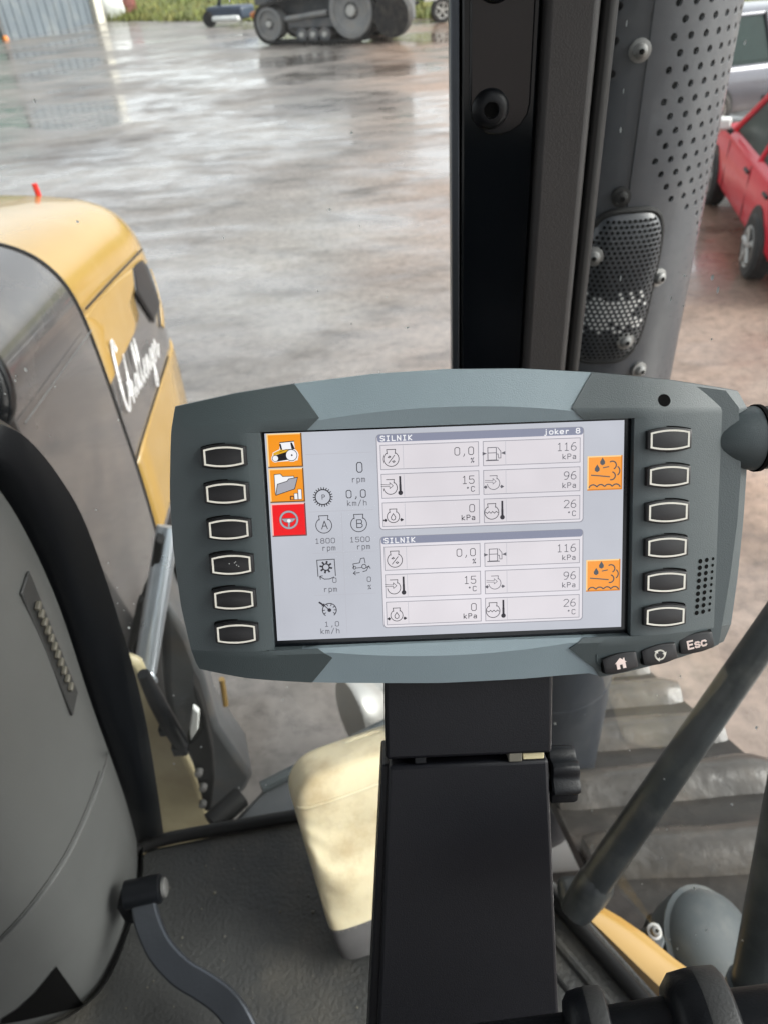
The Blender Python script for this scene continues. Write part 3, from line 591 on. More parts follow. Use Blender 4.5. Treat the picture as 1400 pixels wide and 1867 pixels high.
# folded seam
MB().grid([[cyl(-.02+o, z, RS+q) for o, q in ((-.02, .0004), (-.012, .0018), (.01, .0018), (.012, .0004))] for z in (2.55, 2.75, 3.13)]).build('seam', 'stack_grey', ex)
def bolt(parent, p, nrm, r=.011, mat='steel_dull', name='bolt'):
    b_ = MB().lathe([(-.004, r*1.5), (.001, r*1.5), (.002, r), (.007, r*.86), (.009, r*.5)], p, nrm, 16).build(name, mat, parent)
    s = MB().lathe([(.0075, r*.4), (.0095, r*.4)], p, nrm, 6).build('hex_socket', 'hole_black', b_); return b_
for x, y, m in ((1162, 90, 'steel_dull'), (1128, 355, 'rubber_black'), (1197, 505, 'steel_dull'), (1160, 672, 'steel_dull')):
    p = atY(x, y, 1.008)-Vector((.355, 1.15, 0)); th = math.atan2(p.x, -p.y); bolt(ex, cyl(th, p.z, RS+.003), Vector((math.sin(th), -math.cos(th), 0)), .0085, m)
# bulged mesh cover
mc = bpy.data.objects.new('mesh_cover', None); COL.objects.link(mc); mc.parent = ex
th0, th1, zz0, zz1 = -.38, .305, 2.375, 2.592
def cov(u, v):
    # u,v in -1..1 superellipse dome on the shell
    e = (abs(u)**4+abs(v)**4)**.25; b = max(0, 1-e**3)**.6
    th = lerp(th0, th1, (u+1)/2)+.045*v; return cyl(th, lerp(zz0, zz1, (v+1)/2), RS+.002+.02*b)
n = 26
rows = []
for i in range(n+1):
    rr = []
    for j in range(n+1):
        u, v = -1+2*j/n, -1+2*i/n
        q = max(abs(u), abs(v)); l4 = (abs(u)**4+abs(v)**4)**.25
        s = q/l4 if l4 > 0 else 1; rr.append(cov(u*s, v*s))
    rows.append(rr)
MB().grid(rows).build('dome', 'stack_grey', mc, angle=70)
rim = [cov(*(lambda a: (math.copysign(abs(math.cos(a))**.5, math.cos(a)), math.copysign(abs(math.sin(a))**.5, math.sin(a))))(2*math.pi*k/48)) for k in range(49)]
MB().tube(rim, .0045, 8, cap=False).build('rim_gasket', 'rubber_black', mc)
dk, lg = MB(), MB()
for i in range(33):
    for j in range(15):
        u, v = -.93+1.86*(j+(.5 if i % 2 else 0))/15, -.95+1.9*i/33
        if (abs(u)**4+abs(v)**4)**.25 > .93: continue
        p = cov(u, v); nn = (cov(u+.02, v)-cov(u-.02, v)).cross(cov(u, v+.02)-cov(u, v-.02)).normalized()
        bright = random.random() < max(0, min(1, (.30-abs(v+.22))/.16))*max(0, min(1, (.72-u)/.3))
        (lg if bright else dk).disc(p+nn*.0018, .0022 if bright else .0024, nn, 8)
o = dk.build('mesh_hole', 'hole_black', mc, smooth=False); o['kind'] = 'stuff'
o = lg.build('painted_glint', 'mesh_light', mc, smooth=False); o['kind'] = 'stuff'  # pale discs paint the light that shows through the mesh
for x, y in ((1133, 615), (1082, 465)):
    p = atY(x, y, .992)-Vector((.355, 1.15, 0)); th = math.atan2(p.x, -p.y); bolt(mc, cyl(th, p.z, RS+.019), Vector((math.sin(th), -math.cos(th), 0)), .0085)

# ------------------------------------------------------------------ rubber track, fender, rail, lamp on the right
tk = thing('rubber_track', 'muddy wet rubber track with raised cross lugs below the right window', 'track', (.62, .8, 0))
cD, rD, cI, rI = (-.2, .90), .90, (1.56, .40), .385
loop = belt_loop((cD[0], cD[1]), rD, (cI[0], cI[1]), rI, 26)
inn = belt_loop((cD[0], cD[1]), rD-.035, (cI[0], cI[1]), rI-.035, 26)
xa, xb = -.27, .275
rows = [[Vector((X_, y-.8, z)) for y, z in L_] for L_, X_ in ((inn, xa), (loop, xa), (loop, xb), (inn, xb), (inn, xa))]
MB().grid(rows, True).build('belt', 'track_gap_shade', tk)
# lugs at even steps around the loop; each one its own piece
seg = [(Vector((0, a[0], a[1])), Vector((0, b[0], b[1]))) for a, b in zip(loop, loop[1:]+loop[:1])]
tot = sum((b-a).length for a, b in seg); step = tot/27; acc = 0; dist = .06
for a, b in seg:
    L_ = (b-a).length
    while dist <= acc+L_ and L_ > 1e-6:
        t = (b-a)/L_; p = a+t*(dist-acc); nn = Vector((0, -t.z, t.y)) if (Vector((0, -t.z, t.y)).dot(p-Vector((0, .5, .6))) > 0) else Vector((0, t.z, -t.y))
        m = MB(); prof = [(-.062, -.006), (-.046, .03), (-.034, .054), (-.012, .06), (.014, .06), (.034, .053), (.048, .028), (.062, -.006)]; rw_ = []; kk = dist*7.3; tw = random.uniform(-.014, .014)
        for i in range(15):
            X_ = lerp(xa+.006, xb-.006, i/14); e_ = .82 if i in (0, 14) else 1
            rw_.append([Vector((X_, p.y-.8, p.z))+t*(q*e_+tw*(i/7-1)+0.005*mnoise.noise(Vector((X_*9, kk, q*20))))+nn*(h_*e_*(1+.1*mnoise.noise(Vector((X_*11+3, kk, q*30))))) for q, h_ in prof])
        m.grid(rw_); m.f += [tuple(range(8)), tuple(range(14*8+7, 14*8-1, -1))]
        m.build('lug', 'track_rubber', tk, angle=60); dist += step
    acc += L_
for (cy, cz), r in ((cI, rI-.04), (cD, rD-.04)):
    MB().lathe([(-.2, .05), (-.2, r), (.2, r), (.2, r*.75), (.1, r*.7), (.1, .06), (.16, .05)], (0, cy-.8, cz), (1, 0, 0), 32).build('track_wheel', 'machine_rim', tk)

fd = thing('yellow_fender', 'bright yellow fender strip just outside the right window sill', 'fender', (.35, .45, 1.65))
F0 = Vector((.35, .45, 1.65))
ob = [(1060, 1642), (1092, 1650), (1130, 1672), (1175, 1703), (1225, 1745), (1262, 1772), (1320, 1800), (1400, 1850), (1440, 1900)]
ib = [(1020, 1640), (1030, 1670), (1060, 1710), (1085, 1745), (1120, 1785), (1155, 1825), (1195, 1870), (1255, 1930), (1295, 1980)]
rows = [[atZ(x, y, 1.64)-F0 for x, y in ib], [lerp(atZ(a[0], a[1], 1.70), atZ(b[0], b[1], 1.70), .45)-F0 for a, b in zip(ib, ob)], [atZ(x, y, 1.69)-F0 for x, y in ob], [atZ(x, y, 1.69)-F0+Vector((.012, .008, -.03)) for x, y in ob]]
MB().grid(rows).build('skin', 'hood_yellow', fd, solid=.008, angle=60)
bolt(fd, atZ(1192, 1698, 1.665)-F0, (.2, -.3, .9), .008, 'steel_dull')
MB().prism([atZ(x, y, 1.66)-F0 for x, y in ((1165, 1695), (1200, 1680), (1212, 1715), (1205, 1735))], (0, 0, -.02)).build('bracket', 'lamp_grey', fd, bevel=.003)

rl = thing('grab_rail', 'dark steel grab rail slanting past the right window', 'rail', atD(1075, 1620, 1.02))
r0 = atD(1075, 1620, 1.02); r1 = atD(1420, 1122, .86)
MB().tube([Vector((0, 0, 0)), (r1-r0)*.5, (r1-r0), (r1-r0)*1.6], [.023, .021, .019, .019], 14, flat=.75).build('tube', 'rail_black', rl)
MB().lathe([(-.04, .022), (0, .026), (.02, .026), (.03, .022)], (0, 0, -.01), (r1-r0), 16).build('foot_socket', 'rail_black', rl)
MB().box((-.01, .015, -.05), (.05, .05, .03)).build('foot_plate', 'rail_black', rl, bevel=.01)

wl = thing('fender_work_lamp', 'grey domed work lamp on the fender below the right window', 'work lamp', atZ(1285, 1720, 1.47))  # a work lamp, the round back of its housing showing
c0 = atZ(1285, 1720, 1.47); wl.location = atZ(1283, 1728, 1.60); wl.scale = (1.12,)*3; ax = (Vector((.42, -.25, .8))).normalized()
MB().lathe([(-.075, .02), (-.07, .05), (-.03, .07), (.0, .078), (.012, .08), (.016, .074), (.03, .07), (.048, .05), (.056, .025), (.058, .002)], (0, 0, 0), ax, 30).build('dome', 'lamp_grey', wl)
MB().box(Vector((-.05, .03, -.03)), (.03, .05, .06)).build('hinge', 'rubber_black', wl, bevel=.008)
MB().tube([(-.02, .01, -.03), (.02, -.04, -.2)], .03, 12).build('stalk', 'rail_black', wl)
mp_ = thing('mirror_post', 'dark mirror post at the lower right corner of the photo', 'post', atD(1385, 1800, .95))
a, b = atD(1372, 1830, .95), atD(1425, 1560, .88)
MB().tube([a-atD(1385, 1800, .95)+(a-b)*.4, b-atD(1385, 1800, .95)+(b-a)*.5], .03, 12).build('tube', 'rail_black', mp_)
MB().lathe([(-.02, .036), (.03, .036)], a-atD(1385, 1800, .95), b-a, 14).build('collar', 'lamp_grey', mp_)

# ------------------------------------------------------------------ the cab we sit in
cab = thing('tractor_cab', 'black cab pillar, window glass and floor ledge around the viewer', 'cab')
# front right pillar: gloss panel, matt strip, seals
pil = bpy.data.objects.new('pillar', None); COL.objects.link(pil); pil.parent = cab
ZB, ZT = 1.73, 3.2
def vprism(name, poly, mat, **k): return MB().prism([(x, y, ZB) for x, y in poly], (0, 0, ZT-ZB)).build(name, mat, pil, **k)
vprism('post_core', [(.086, .69), (.2, .69), (.2, .74), (.086, .74)], 'plastic_black', smooth=False)
vprism('gloss_panel', [(.0885, .672), (.1475, .666), (.1475, .688), (.0885, .688)], 'gloss_black', bevel=.002)
vprism('edge_bead', [(.0805, .679), (.0865, .673), (.0875, .688), (.0805, .69)], 'steel_dark', bevel=.0015)
vprism('matt_strip', [(.1485, .660), (.152, .656), (.188, .660), (.1925, .665), (.1925, .688), (.1485, .688)], 'pillar_grey', bevel=.0025)
vprism('window_seal', [(.194, .668), (.203, .667), (.2095, .675), (.2095, .70), (.194, .70)], 'rubber_black', bevel=.003)
# shallow raised cover on the gloss panel with its screws
q = [(.0925, 2.775-.02+z) for z in ()]
cv = []
for k in range(9): a = -math.pi+math.pi*k/8; cv.append((.1185+.0245*math.cos(a), 2.785+.022*math.sin(a)))
MB().prism([(x, .6685, z) for x, z in [(.094, 3.15)]+cv+[(.143, 3.15)]], (0, -.004, 0)).build('pillar_cover', 'gloss_black', pil, bevel=.0015)
def cap_bolt(p, r):
    b_ = MB().lathe([(0, r), (.002, r), (.004, r*.94), (.006, r*.8), (.0072, r*.55), (.0072, r*.42), (.004, r*.4), (.004, .0005)], p, (0, -1, 0), 26).build('button_head_bolt', 'plastic_black', pil)
    MB().lathe([(-.0002, r*.4), (.0007, r*.4)], Vector(p)+Vector((0, -.0042, 0)), (0, -1, 0), 6).build('hex_socket', 'hole_black', b_)
cap_bolt((.1105, .6655, 2.783), .0150); cap_bolt((.112, .6645, 2.868), .0150)
# floor ledge with rubber mat, sills and seals
zl = 1.75
fl_ = [(-.46, .600), (-.425, .632), (-.31, .648), (-.167, .662), (-.04, .678), (.12, .672), (.205, .545), (.318, .368), (.52, .06), (.62, -.6), (-1.0, -.6), (-1.0, .56)]
MB().prism([(x, y, zl) for x, y in fl_], (0, 0, -.06)).build('floor_ledge', 'mat_grey', cab, bevel=.006)
fr = [Vector((x, y+.002, zl+.008)) for x, y in ((-.47, .598), (-.425, .633), (-.31, .650), (-.167, .664), (-.04, .680), (.09, .684))]
MB().tube(spline(fr, 5), .0105, 10).build('windscreen_seal', 'rubber_black', cab)
sr = [Vector((x, y, zl+.012)) for x, y in ((.128, .616), (.185, .529), (.297, .353), (.408, .181), (.508, .031), (.60, -.3))]
MB().tube(spline(sr, 5), .0115, 10).build('side_seal', 'rubber_black', cab)
MB().tube([p+Vector((-.030, -.020, -.010)) for p in spline(sr, 5)], .007, 8).build('sill_ridge', 'mat_grey', cab)
MB().tube([p+Vector((-.058, -.036, -.013)) for p in spline(sr, 5)], .004, 8).build('sill_groove', 'rubber_black', cab)
# glass
MB().prism([(-.85, .60, 1.755), (.083, .686, 1.755), (.083, .700, 3.2), (-.85, .64, 3.2)], (0, .004, 0)).build('windscreen', 'cab_glass', cab, smooth=False)
MB().prism([(.198, .692, 1.765), (.64, -.12, 1.765), (.70, -.12, 3.2), (.198, .692, 3.2)], (.004, .003, 0)).build('side_window', 'cab_glass', cab, smooth=False)
# roof, rear wall and left pillars close the cab round the viewer
for c_, d_ in (((-.60, -.25, 3.26), (1.4, 2.1, .12)), ((.42, .58, 3.26), (.62, .3, .12)), ((.42, -1.2, 3.26), (.62, .2, .12)), ((.75, -.25, 3.26), (.1, 2.1, .12))): MB().box(c_, d_).build('roof_beam', 'roof_liner', cab, bevel=.02)
MB().box((.4, -.33, 3.24), (.59, 1.53, .005)).build('added_roof_pane', 'cab_glass', cab)  # unseen glass opening added in the roof to brighten the interior from the right
MB().box((-.25, -1.25, 1.85), (1.9, .08, .5)).build('rear_panel', 'console_dark', cab, bevel=.02)
for x, y in ((-1.15, .62), (-1.2, -1.22), (.75, -1.22)): MB().box((x, y, 2.45), (.09, .09, 1.55)).build('corner_pillar', 'plastic_black', cab, bevel=.01)
MB().box((-1.2, -.3, 2.0), (.06, 1.75, .9)).build('left_door_panel', 'console_dark', cab, bevel=.02)
# driver's seat behind the viewer
se = thing('driver_seat', 'black driver seat behind the viewer', 'seat', (-.45, -.75, 1.75))
MB().box((0, 0, .42), (.5, .5, .14)).build('cushion', 'rubber_black', se, bevel=.04)
MB().box((0, -.27, .85), (.5, .13, .75)).build('backrest', 'rubber_black', se, bevel=.05)
MB().box((0, 0, .17), (.3, .3, .33)).build('base', 'console_dark', se, bevel=.02)

# rain specks on the panes
mb = MB()
def drop(p, nrm, r, st=1.0):
    a = Vector(nrm).normalized(); u = Vector((0, 0, 1))-a*a.z; u.normalize(); w = a.cross(u)
    rows = [[p+a*(r*.45*math.sin(f))+(u*math.cos(2*math.pi*k/8)*st+w*math.sin(2*math.pi*k/8))*r*math.cos(f) for k in range(8)] for f in (0, .6, 1.1, 1.5)]
    mb.grid(rows, True)
for i in range(120):
    x, z = random.uniform(-.75, .07), random.uniform(1.8, 3.0)
    if i > 70: x, z = random.uniform(-.6, -.3), random.uniform(2.2, 2.75)
    t = (z-1.755)/1.445; k = (x+.85)/.933
    y = lerp(lerp(.60, .64, t), lerp(.686, .700, t), k)+.0045; drop(Vector((x, y, z)), (0, 1, 0), random.uniform(.0005, .0013), random.uniform(.8, 1.8))
for i in range(240):
    s = random.random(); t = random.random(); p = lerp(lerp(Vector((.198, .692, 1.765)), Vector((.64, -.12, 1.765)), s), lerp(Vector((.198, .692, 3.2)), Vector((.70, -.12, 3.2)), s), t)
    drop(p+Vector((.0045, .0035, 0)), (.8, .55, 0), random.uniform(.0006, .0019)*(.6+.4*random.random()), random.uniform(.8, 3.5))
tag(mb.build('rain_drops', 'drop_white'), 'tiny rain drops scattered over the window panes', 'rain drops', kind='stuff')

mb = MB()
for i in range(90):
    x, y = random.uniform(-.42, .2), random.uniform(.3, .63)
    if x > .12 and y > .5: continue
    r_ = random.uniform(.0006, .002)*(1 if random.random() < .85 else 1.8); mb.lathe([(0, r_), (r_*.6, r_*.8), (r_*.9, r_*.2)], (x, y, 1.7502), (random.uniform(-.3, .3), random.uniform(-.3, .3), 1), 5)
tag(mb.build('floor_grit', 'clip_olive', smooth=False), 'small crumbs of dry mud on the cab floor ledge', 'grit', kind='stuff')

# ------------------------------------------------------------------ steering console at the left
con = thing('steering_console', 'grey moulded steering console with black rim at the left edge', 'console', (-.5, .5, 1.75))
K0 = Vector((-.5, .5, 1.75))
oe = [(-40, 752), (0, 772), (50, 799), (108, 868), (160, 962), (218, 1130), (262, 1290), (288, 1440), (301, 1535)]
ie = [(-40, 815), (0, 868), (58, 960), (120, 1100), (178, 1280), (215, 1385), (240, 1460), (256, 1520), (262, 1548)]
dO = [.63, .63, .63, .635, .645, .655, .66, .66, .66]
OE = spline([atY(x, y, d)-K0 for (x, y), d in zip(oe, dO)], 5); IE = spline([atY(x, y, d-.02)-K0 for (x, y), d in zip(ie, dO)], 5)
mb = MB(); back = [p+Vector((-.03, .03, 0)) for p in OE]
mb.grid([[p for p in back], OE, [lerp(a, b, .5)+Vector((.004, -.008, 0)) for a, b in zip(OE, IE)], IE, [p+Vector((-.02, .01, 0)) for p in IE]]).build('rim_pad', 'plastic_black', con, angle=70)
# grey shell: a column whose right wall runs from the rim towards the driver and rounds off to the left
EDGE = [p+Vector((-.006, -.004, 0)) for p in IE]; EDGE = EDGE[:-1]+[Vector((-.427, .624, 1.772))-K0]
PLAN = spline([(0, 0, 0), (.010, -.05, 0), (.008, -.115, 0), (.000, -.165, 0), (-.016, -.205, 0), (-.055, -.235, 0), (-.14, -.258, 0), (-.30, -.275, 0), (-.5, -.28, 0)], 4)
rows = []
for q in PLAN:
    rows.append([p+Vector((q.x-.05*max(0, (p.z-.3))*min(1, -q.y/.2), q.y, 0)) for p in EDGE])
SH = MB().grid(rows); SH.build('shell', 'console_grey', con, angle=80)
def on_shell(px, py, lift=.0):
    # nearest point where the sight line meets the shell grid
    from mathutils.bvhtree import BVHTree
    global _bv
    try: _bv
    except NameError: _bv = BVHTree.FromPolygons([Vector(v)+K0 for v in SH.v], SH.f)
    d = ray(px, py).normalized(); h, n_, i, dist = _bv.ray_cast(CAM, d)
    if h is None: return atY(px, py, .5)-K0, -d
    if n_.dot(d) > 0: n_ = -n_
    return h+n_*lift-K0, n_
# lower cover seam: a proud light edge
smp = spline([Vector((x, y, 0)) for x, y in ((199, 1362), (190, 1400), (172, 1452), (148, 1510), (118, 1568), (82, 1622), (44, 1670), (4, 1712), (-30, 1742))], 5)
MB().tube([on_shell(p.x, p.y, .001)[0] for p in smp], [.0002+.0026*min(1, i/8) for i in range(len(smp))], 8).build('cover_edge', 'console_grey', con)
MB().tube([on_shell(p.x-5, p.y-3, .0002)[0] for p in smp[6:]], .0005, 6).build('cover_gap', 'hole_black', con)
# vent strip with its little teeth
ol = [(48, 1040), (138, 1262), (128, 1306), (34, 1082)]
pts = [on_shell(x, y, .001) for x, y in ol]
nV = sum((n_ for p, n_ in pts), Vector()).normalized(); cV = sum((p for p, n_ in pts), Vector())/4
MB().prism([p for p, n_ in pts], nV*.003).build('vent_plate', 'console_dark', con, bevel=.0015)
vp = con.children[-1]
for k in range(11):
    t = k/10; p, n_ = on_shell(lerp(62, 122, t), lerp(1105, 1252, t), .005)
    MB().box((0, 0, 0), (.0095, .006, .005)).build('vent_slat', 'clip_olive', vp, bevel=.001).matrix_local = Matrix.Translation(p) @ nV.to_track_quat('Z', 'Y').to_matrix().to_4x4() @ Matrix.Rotation(R(20), 4, 'Z')
# black patch on the shell paints the dark inside of the lower arch
def patch(name, pl, lift, mat, n=7):
    cx, cy = sum(p[0] for p in pl)/len(pl), sum(p[1] for p in pl)/len(pl); rows = []
    pp = pl+[pl[0]]
    ring = [(lerp(a_[0], b_[0], t/3), lerp(a_[1], b_[1], t/3)) for a_, b_ in zip(pp, pp[1:]) for t in range(3)]
    for k in range(1, n+1): rows.append([on_shell(lerp(cx, x, k/n), lerp(cy, y, k/n), lift)[0] for x, y in ring])
    m = MB().grid(rows, True); m.f.append(tuple(range(len(ring)))); return m.build(name, mat, con, angle=70)
patch('arch_dark_patch', [(103, 1760), (130, 1798), (155, 1833), (112, 1842), (72, 1852), (36, 1860), (2, 1866), (4, 1856), (34, 1837), (64, 1809), (86, 1782)], .0015, 'hole_black')
# pedal lever on the ledge
pd = thing('pedal_lever', 'curved dark steel pedal lever at the foot of the console', 'lever', atZ(265, 1630, 1.87))
D0 = atZ(265, 1630, 1.87)
pts = [atZ(x, y, z)-D0 for x, y, z in ((262, 1640, 1.87), (270, 1680, 1.865), (292, 1730, 1.86), (330, 1772, 1.855), (370, 1797, 1.85), (405, 1822, 1.845), (430, 1852, 1.84), (452, 1895, 1.83))]
sp_ = spline(pts, 6); mb = MB(); rows = []
for i, p in enumerate(sp_):
    t = (sp_[min(i+1, len(sp_)-1)]-sp_[max(i-1, 0)]).normalized(); w = t.cross(Vector((0, -.4, 1)).normalized()).normalized(); u = w.cross(t).normalized(); hw = .0165
    rows.append([p+w*hw*a+u*b for a, b in ((-1, -.006), (1, -.006), (1, .004), (.85, .006), (-.85, .006), (-1, .004))])
mb.grid(rows, True); mb.build('arm', 'steel_dark', pd, angle=30)
q0, q1 = atZ(230, 1632, 1.875)-D0, atZ(300, 1618, 1.875)-D0; ax = (q1-q0).normalized()
MB().lathe([(0, .017), (.0, .019), ((q1-q0).length*.9, .019), ((q1-q0).length*.93, .016)], q0, ax, 22).build('pivot_sleeve', 'plastic_black', pd)
MB().lathe([(0, .013), (.004, .013), (.006, .010), (.006, .001)], q1-ax*.002, ax, 18).build('end_cap', 'steel_dull', pd)
MB().box(q0+Vector((-.002, .0, -.03)), (.02, .03, .05)).build('bracket', 'plastic_black', pd, bevel=.004)
for x, y in ((226, 1640), (226, 1672)): pass

# ------------------------------------------------------------------ canister leaning in the corner
cn = thing('plastic_canister', 'dented cream plastic canister with dirty grey foot on the ledge', 'canister', (-.012, .488, 1.77))
cn.rotation_euler = (R(-26), R(0), R(17))
def can_row(z, wx, wy, r=.3, dent=0):
    out = []
    for k in range(40):
        a = 2*math.pi*(k+.5)/40; c_, s_ = math.cos(a), math.sin(a); e = .3
        x = wx*math.copysign(abs(c_)**e, c_); y = wy*math.copysign(abs(s_)**e, s_)
        d = 0
        if s_ < -.3 and dent: d = dent*(mnoise.noise(Vector((x*16, z*14, 3.1)))+.7*abs(mnoise.noise(Vector((x*34+z*20+4, z*26, 1.7)))))
        out.append(Vector((x, y+d, z)))
    return out
w0, d0 = .115, .046
rows = []
for i in range(31):
    t = i/30; z = .052+t*.235
    sh_ = 1.0 if t < .8 else 1-.3*((t-.8)/.2)**2.4
    taper = lerp(.985, 1.02, t)
    rows.append(can_row(z, w0*taper*sh_, d0*taper*sh_, dent=.009*min(1, 6*t, 6*(1-t))))
mb = MB().grid(rows, True); mb.f.append(tuple(30*40+k for k in range(40)))
mb.build('body', 'can_cream', cn, angle=70, sub=1)
rows = [can_row(z, w0*s, d0*s) for z, s in ((0, .91), (.004, .95), (.03, .975), (.055, .985), (.056, .85))]
mb = MB().grid(rows, True); mb.f.append(tuple(range(39, -1, -1))); mb.build('foot', 'can_base', cn, angle=60)
gr = [Vector(p) for p in can_row(.248, w0*.985, d0*.985)]; MB().tube(gr+[gr[0]], .0026, 8, cap=False).build('shoulder_rib', 'can_cream', cn)
MB().lathe([(.29, .024), (.312, .024), (.315, .022), (.332, .022), (.335, .018)], (.07, .01, 0), (0, 0, 1), 20).build('cap', 'can_base', cn)
MB().tube(spline([(-.04, .02, .268), (-.03, .02, .28), (.0, .02, .282), (.03, .02, .28), (.04, .02, .268)], 4), .006, 10).build('handle', 'can_cream', cn)

# ------------------------------------------------------------------ display terminal (own frame in millimetres: x right, y up, z towards the viewer)
MM = .001
TM = Matrix(((.99917, .04065, .00379, .0315), (-.0161, .4776, -.87843, .2905), (-.03752, .87764, .47786, 2.6564), (0, 0, 0, 1)))
ter = thing('display_terminal', 'grey tractor display terminal with lit screen and side buttons', 'terminal'); ter.matrix_world = TM
def mm(p): return Vector(p)*MM
def tb_(mb, name, mat, parent=ter, **k):
    mb.v = [tuple(c*MM for c in v) for v in mb.v]; return mb.build(name, mat, parent, **k)
def yc_(x): return 64-.0011*x*x if abs(x) < 62 else 60-.03*(abs(x)-62)
def zf(x, y):
    ax, ay = abs(x), abs(y); yc = yc_(x); z = 5-.0034*max(0, ax-90)**2
    if ay > yc: z -= .36*(ay-yc)
    else: z -= .36*(yc-ay)*max(0, min(1, (100-ax)/10)) if ay > 52 else .36*(yc-54)*max(0, min(1, (100-ax)/10))
    return z
TOP = [(-150, 64), (-134, 68.8), (-103, 74.2), (-73, 77.9), (-35, 81.2), (0, 82.2), (38, 81.2), (74, 78), (112, 73), (147, 67), (160, 64)]
BOT = [(-150, -66), (-130, -70), (-107.5, -74.2), (-73, -78.3), (-61, -79.2), (-6, -81.5), (38, -81.3), (77, -79.8), (80, -82.6), (113.4, -75.8), (146.5, -69), (160, -66)]
ytop = lambda x: pw(TOP, x); ybot = lambda x: pw(BOT, x)
# centre pieces above and below the screen
def centre(name, yin, yo, xl, xr, sgn):
    rows = []
    for k, f in enumerate((0, .5, 1, 1.02, 1.25, 1.5, 1.75, 2.0)):
        row = []
        if f <= 1: x0, x1 = lerp(xl[0], xl[1], f), lerp(xr[0], xr[1], f)
        else: x0, x1 = lerp(xl[1], xl[2], f-1), lerp(xr[1], xr[2], f-1)
        for i in range(33):
            x = lerp(x0, x1, i/32); ycr = sgn*yc_(x); y = lerp(yin, ycr, f) if f <= 1 else lerp(ycr, yo(x), f-1)
            row.append((x, y, zf(x, y)))
        rows.append(row)
    rows.append([(x, y+sgn*.3, z-2.2) for x, y, z in rows[-1]]); rows.append([(x, y-sgn*.2, -26) for x, y, z in rows[-1]])
    rows.insert(0, [(x, y, z-5.5) for x, y, z in rows[0]])
    if sgn < 0: rows.reverse()
    return tb_(MB().grid(rows), name, 'bezel_light', angle=14)
centre('top_bezel', 55, ytop, (-75, -70, -80), (76, 70, 80), 1)
centre('bottom_bezel', -57.5, ybot, (-77, -70, -80), (77, 70, 84), -1)
# side wings (stand a little proud of the centre pieces)
def wing(name, s):
    P = .7
    tip = 62 ; 
    rows = []
    rx = [(-84, 148.8), (-69, 149.6), (-60, 151.5), (-32, 155), (0, 157.3), (25, 158), (45, 157.6), (58, 156.4), (66, 152.5), (70, 149)] if s > 0 else [(-74, 131), (-66, 134.2), (-35, 139.2), (-2.6, 140.9), (25, 140.2), (53, 137.1), (66, 134.6), (72, 132)]
    yt = lambda x: ytop(s*x); yb = lambda x: ybot(s*x)
    # upper zone
    up = []
    for v in [0, .12, .25, .26, .45, .65, .85, 1.0]:
        xl = pw([(0, 68.5), (.25, 62.0), (1, 73.8)], v); row = []
        for i in range(25):
            q = i/24; xr = pw(rx, lerp(55, 67, v)); x = lerp(xl, xr, q); y = lerp(55, yt(x), v); row.append((s*x, y, zf(s*x, y)+P))
        up.append(row)
    mid = []
    for i in range(15):
        y = lerp(-57.5, 55, i/14); xr = pw(rx, y); mid.append([(s*lerp(91.5 if s < 0 else 93.5, xr, j/16), y, zf(s*lerp(91.5 if s < 0 else 93.5, xr, j/16), y if abs(y) < 50 else math.copysign(50, y))+P) for j in range(17)])
    lo = []
    for v in [0, .12, .25, .26, .45, .65, .85, 1.0]:
        xl = pw([(0, 68.8), (.25, 61.5), (1, 79.6 if s > 0 else 73.4)], v); row = []
        for i in range(25):
            q = i/24; xr = pw(rx, lerp(-57.5, -69, v)); x = lerp(xl, xr, q); y = lerp(-57.5, yb(x), v); row.append((s*x, y, zf(s*x, y)+P))
        lo.append(row)
    mb = MB()
    for g_, rev in ((up, 0), (mid, 0), (lo, 1)):
        mb.grid(g_)
    # skirt round the outside: follow upper zone top row, right column, lower zone bottom row
    out = list(up[-1])+[r[-1] for r in reversed(up[:-1])]+[r[-1] for r in reversed(mid[1:-1])]+[r[-1] for r in lo]+list(reversed(lo[-1][:-1]))
    def shrink(p, k, z): return (p[0]*(1+k), p[1]*(1+k), z)
    mb.grid([out, [shrink(p, .0035, p[2]-1.3) for p in out], [shrink(p, .0055, p[2]-3) for p in out], [shrink(p, .0, -27) for p in out]])
    # inner edges: chevron and screen opening
    inn = [r[0] for r in up][::-1]; inn2 = [r[0] for r in mid][::-1]; inn3 = [r[0] for r in lo]
    for L_ in (inn, inn2, inn3): mb.grid([L_, [(x, y, z-5.5) for x, y, z in L_]])
    for L_ in ([p for p in up[0] if abs(p[0]) <= 94], [p for p in lo[0] if abs(p[0]) <= 94]): mb.grid([L_, [(x, y, z-5.5) for x, y, z in L_]])
    return tb_(mb, name, 'bezel_dark', angle=26)
wing('left_wing', -1); wing('right_wing', 1)
pts = [(x, ytop(x)-1.2) for x in range(-128, 143, 9)]+[(149, 58), (151.5, 25), (150.8, 0), (148, -32), (143.5, -67)]+[(x, ybot(x)+1.5) for x in range(140, -126, -9)]+[(-130, -66), (-136, -34), (-137.5, -2), (-137, 26), (-134, 53), (-131, 66)]
tb_(MB().prism([(x, y, -31) for x, y in pts], (0, 0, 28)), 'rear_housing', 'bezel_dark', smooth=False)
